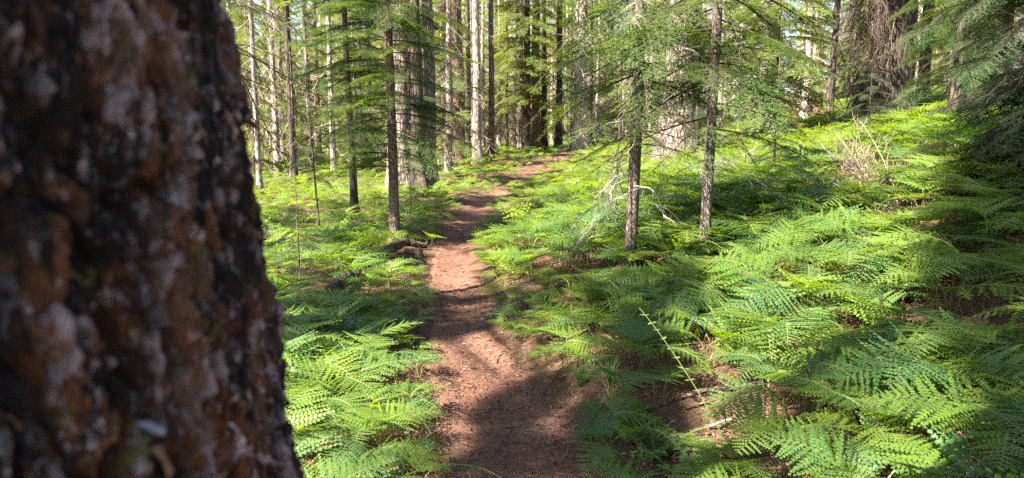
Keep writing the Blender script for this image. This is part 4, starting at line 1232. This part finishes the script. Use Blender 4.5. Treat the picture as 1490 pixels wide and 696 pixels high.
def leaf_tri(acc, p, d, up, l, w, r):
    s_ = np.cross(d, up); s_ /= np.linalg.norm(s_) + 1e-9
    m_ = p + d * l * .45
    acc.add([p, m_ + s_ * w, p + d * l - up * l * .15, m_ - s_ * w, m_ - up * w * .3], [[0, 1, 4], [1, 2, 4], [2, 3, 4], [3, 0, 4]], 0, r.random())

def stem_plant(name, label, cat, pts, nleaf, ll, lw, seed, rad=.003, mat=M_HERB):
    """an arching stem with small leaves in pairs"""
    r = np.random.default_rng(seed); pts = np.array(pts, float); o0 = pts[0].copy(); pts = pts - o0
    u = np.linspace(0, 1, 24); b = np.linspace(0, 1, len(pts))
    co = [np.polyfit(b, pts[:, j], min(3, len(pts) - 1)) for j in range(3)]
    P = np.stack([np.polyval(c, u) for c in co], -1)
    acc = Acc()
    V, F = tube(P, np.linspace(rad, rad * .4, 24), 5); acc.add(V, F, 1, .8)
    for i in range(nleaf):
        uu = .08 + .9 * i / nleaf
        p = np.array([np.interp(uu, u, P[:, j]) for j in range(3)])
        for sd in (-1, 1):
            d = np.array([sd * r.uniform(.4, 1), r.uniform(-.8, .8), r.uniform(-.1, .5)]); d /= np.linalg.norm(d)
            leaf_tri(acc, p, d, np.array([0, 0, 1.0]), ll * r.uniform(.6, 1.2), lw * r.uniform(.7, 1.1), r)
    o = link(name, acc.mesh(name, [mat, M_STIPE]), None, o0)
    return tag(o, label, cat)
b0 = gp(1062, 655)
stem_plant("bramble_stem", "long pale arching bramble stem with tiny leaves in front of the ferns", "bramble",
           [b0, b0 + np.array([-.12, .06, .22]), b0 + np.array([-.25, .14, .42]), b0 + np.array([-.36, .22, .56])], 13, .028, .009, 5, .0026)
b0 = gp(1290, 600)
stem_plant("bramble_stem", "thin upright bramble shoot by the pale fallen sticks", "bramble",
           [b0, b0 + np.array([.02, .0, .12]), b0 + np.array([.06, .02, .26])], 8, .03, .009, 6, .0025)

def herb(name, label, px, py, n, rr, hh, ll, lw, seed, mat=M_HERB):
    r = np.random.default_rng(seed); acc = Acc(); o0 = gp(px, py)
    for i in range(n):
        a = r.uniform(0, 2 * PI); e = r.uniform(.3, 1) * rr; h = hh * r.uniform(.4, 1)
        q = np.array([math.cos(a) * e, math.sin(a) * e, h])
        P = np.array([[0, 0, -.01], q * np.array([.4, .4, .6]), q])
        V, F = tube(P, .0016, 3); acc.add(V, F, 1, .5)
        for j in range(7):
            uu = .35 + .65 * j / 6
            p = np.array([np.interp(uu, [0, .5, 1], P[:, c]) for c in range(3)])
            b = a + (1 if j % 2 else -1) * r.uniform(.5, 1.3)
            d = np.array([math.cos(b), math.sin(b), r.uniform(-.1, .4)]); d /= np.linalg.norm(d)
            leaf_tri(acc, p, d, np.array([0, 0, 1.0]), ll * r.uniform(.6, 1.2), lw * r.uniform(.7, 1.2), r)
    o = link(name, acc.mesh(name, [mat, M_STIPE]), None, o0)
    return tag(o, label, "plant")
herb("low_herb", "spreading low leafy herb at the bottom right edge of the trail", 955, 668, 34, .24, .13, .035, .012, 31)
herb("low_herb", "small leafy herb at the very bottom below the arching bramble stem", 1010, 690, 26, .2, .12, .035, .013, 32)
herb("low_herb", "single tiny seedling on the trail's right edge below the grass tuft", 868, 600, 6, .05, .06, .035, .009, 33)
herb("low_herb", "grey-green low herb on the trail's left edge", 614, 510, 12, .10, .05, .025, .009, 34)
herb("low_herb", "bushy green seedling on bare bank below the bleached shrub", 1322, 352, 14, .14, .12, .06, .018, 35)

def grass_tuft(label, px, py, n, h, seed):
    r = np.random.default_rng(seed); acc = Acc(); o0 = gp(px, py)
    for i in range(n):
        a = r.uniform(0, 2 * PI); l = h * r.uniform(.5, 1.1); out = r.uniform(.15, .9)
        u = np.linspace(0, 1, 6); d = np.array([math.cos(a), math.sin(a), 0]); s_ = np.array([-d[1], d[0], 0])
        C_ = d * (out * l * u ** 1.6)[:, None] + np.array([0, 0, 1.0]) * (l * (u - .45 * out * u ** 2))[:, None] + r.normal(0, .012, 3) * np.array([1, 1, 0])
        w = .0028 * (1 - u ** 2) + .0003
        V = np.concatenate([C_ - s_ * w[:, None], C_ + s_ * w[:, None]])
        j = np.arange(5)
        F = np.concatenate([np.stack([j, j + 1, j + 7], -1), np.stack([j, j + 7, j + 6], -1)])
        acc.add(V, F, 0, r.random())
    o = link("grass_tuft", acc.mesh("grass_tuft", [M_HERB]), None, o0)
    return tag(o, label, "grass")
grass_tuft("tuft of thin green grass blades on the trail's right edge under ferns", 846, 562, 60, .20, 41)
grass_tuft("small drooping grass clump in the fern bed right of the grass tuft", 890, 560, 40, .20, 42)

# scattered seedlings and fallen branches that break up the fern beds
rx = np.random.default_rng(808)
n_s = 0
while n_s < 26:
    y = rx.uniform(3.2, 13); x = path_x(y) + rx.choice([-1, 1]) * (path_w(y) + rx.uniform(.25, 4.5))
    px, py, d = [float(v[0]) for v in project([x, y, T0(x, y)])]
    if not (440 < px < 1480 and 270 < py < 690): continue
    sd = "left" if x < path_x(y) else "right"
    n_s += 1
    if n_s % 2:
        herb("seedling", "small leafy seedling poking up among the ferns %s of the trail" % sd, px, py, 12, .12, .28, .05, .016, 400 + n_s)
        o = bpy.context.scene.objects[-1] if False else [q for q in COL.objects if q.name.startswith("seedling")][-1]
        o["group"] = "seedlings among the ferns %s of the trail" % sd
    else:
        a = rx.uniform(0, 2 * PI); l = rx.uniform(.3, .8)
        p0 = np.array([x, y, T0(x, y) + .02]); x1 = x + math.cos(a) * l; y1 = y + math.sin(a) * l
        p1 = np.array([x1, y1, T0(x1, y1) + .05])
        gnarl("fallen_branch", "thin fallen branch lying in the ferns %s of the trail" % sd, "branch", [p0, (p0 + p1) / 2 + np.array([0, 0, .05]), p1],
              [.016, .013, .006], 500 + n_s, (M_BARK_ROT, M_BARK_ROT, M_BARK_DARK)[n_s % 3], "fallen branches in the ferns %s of the trail" % sd, 6, 10)
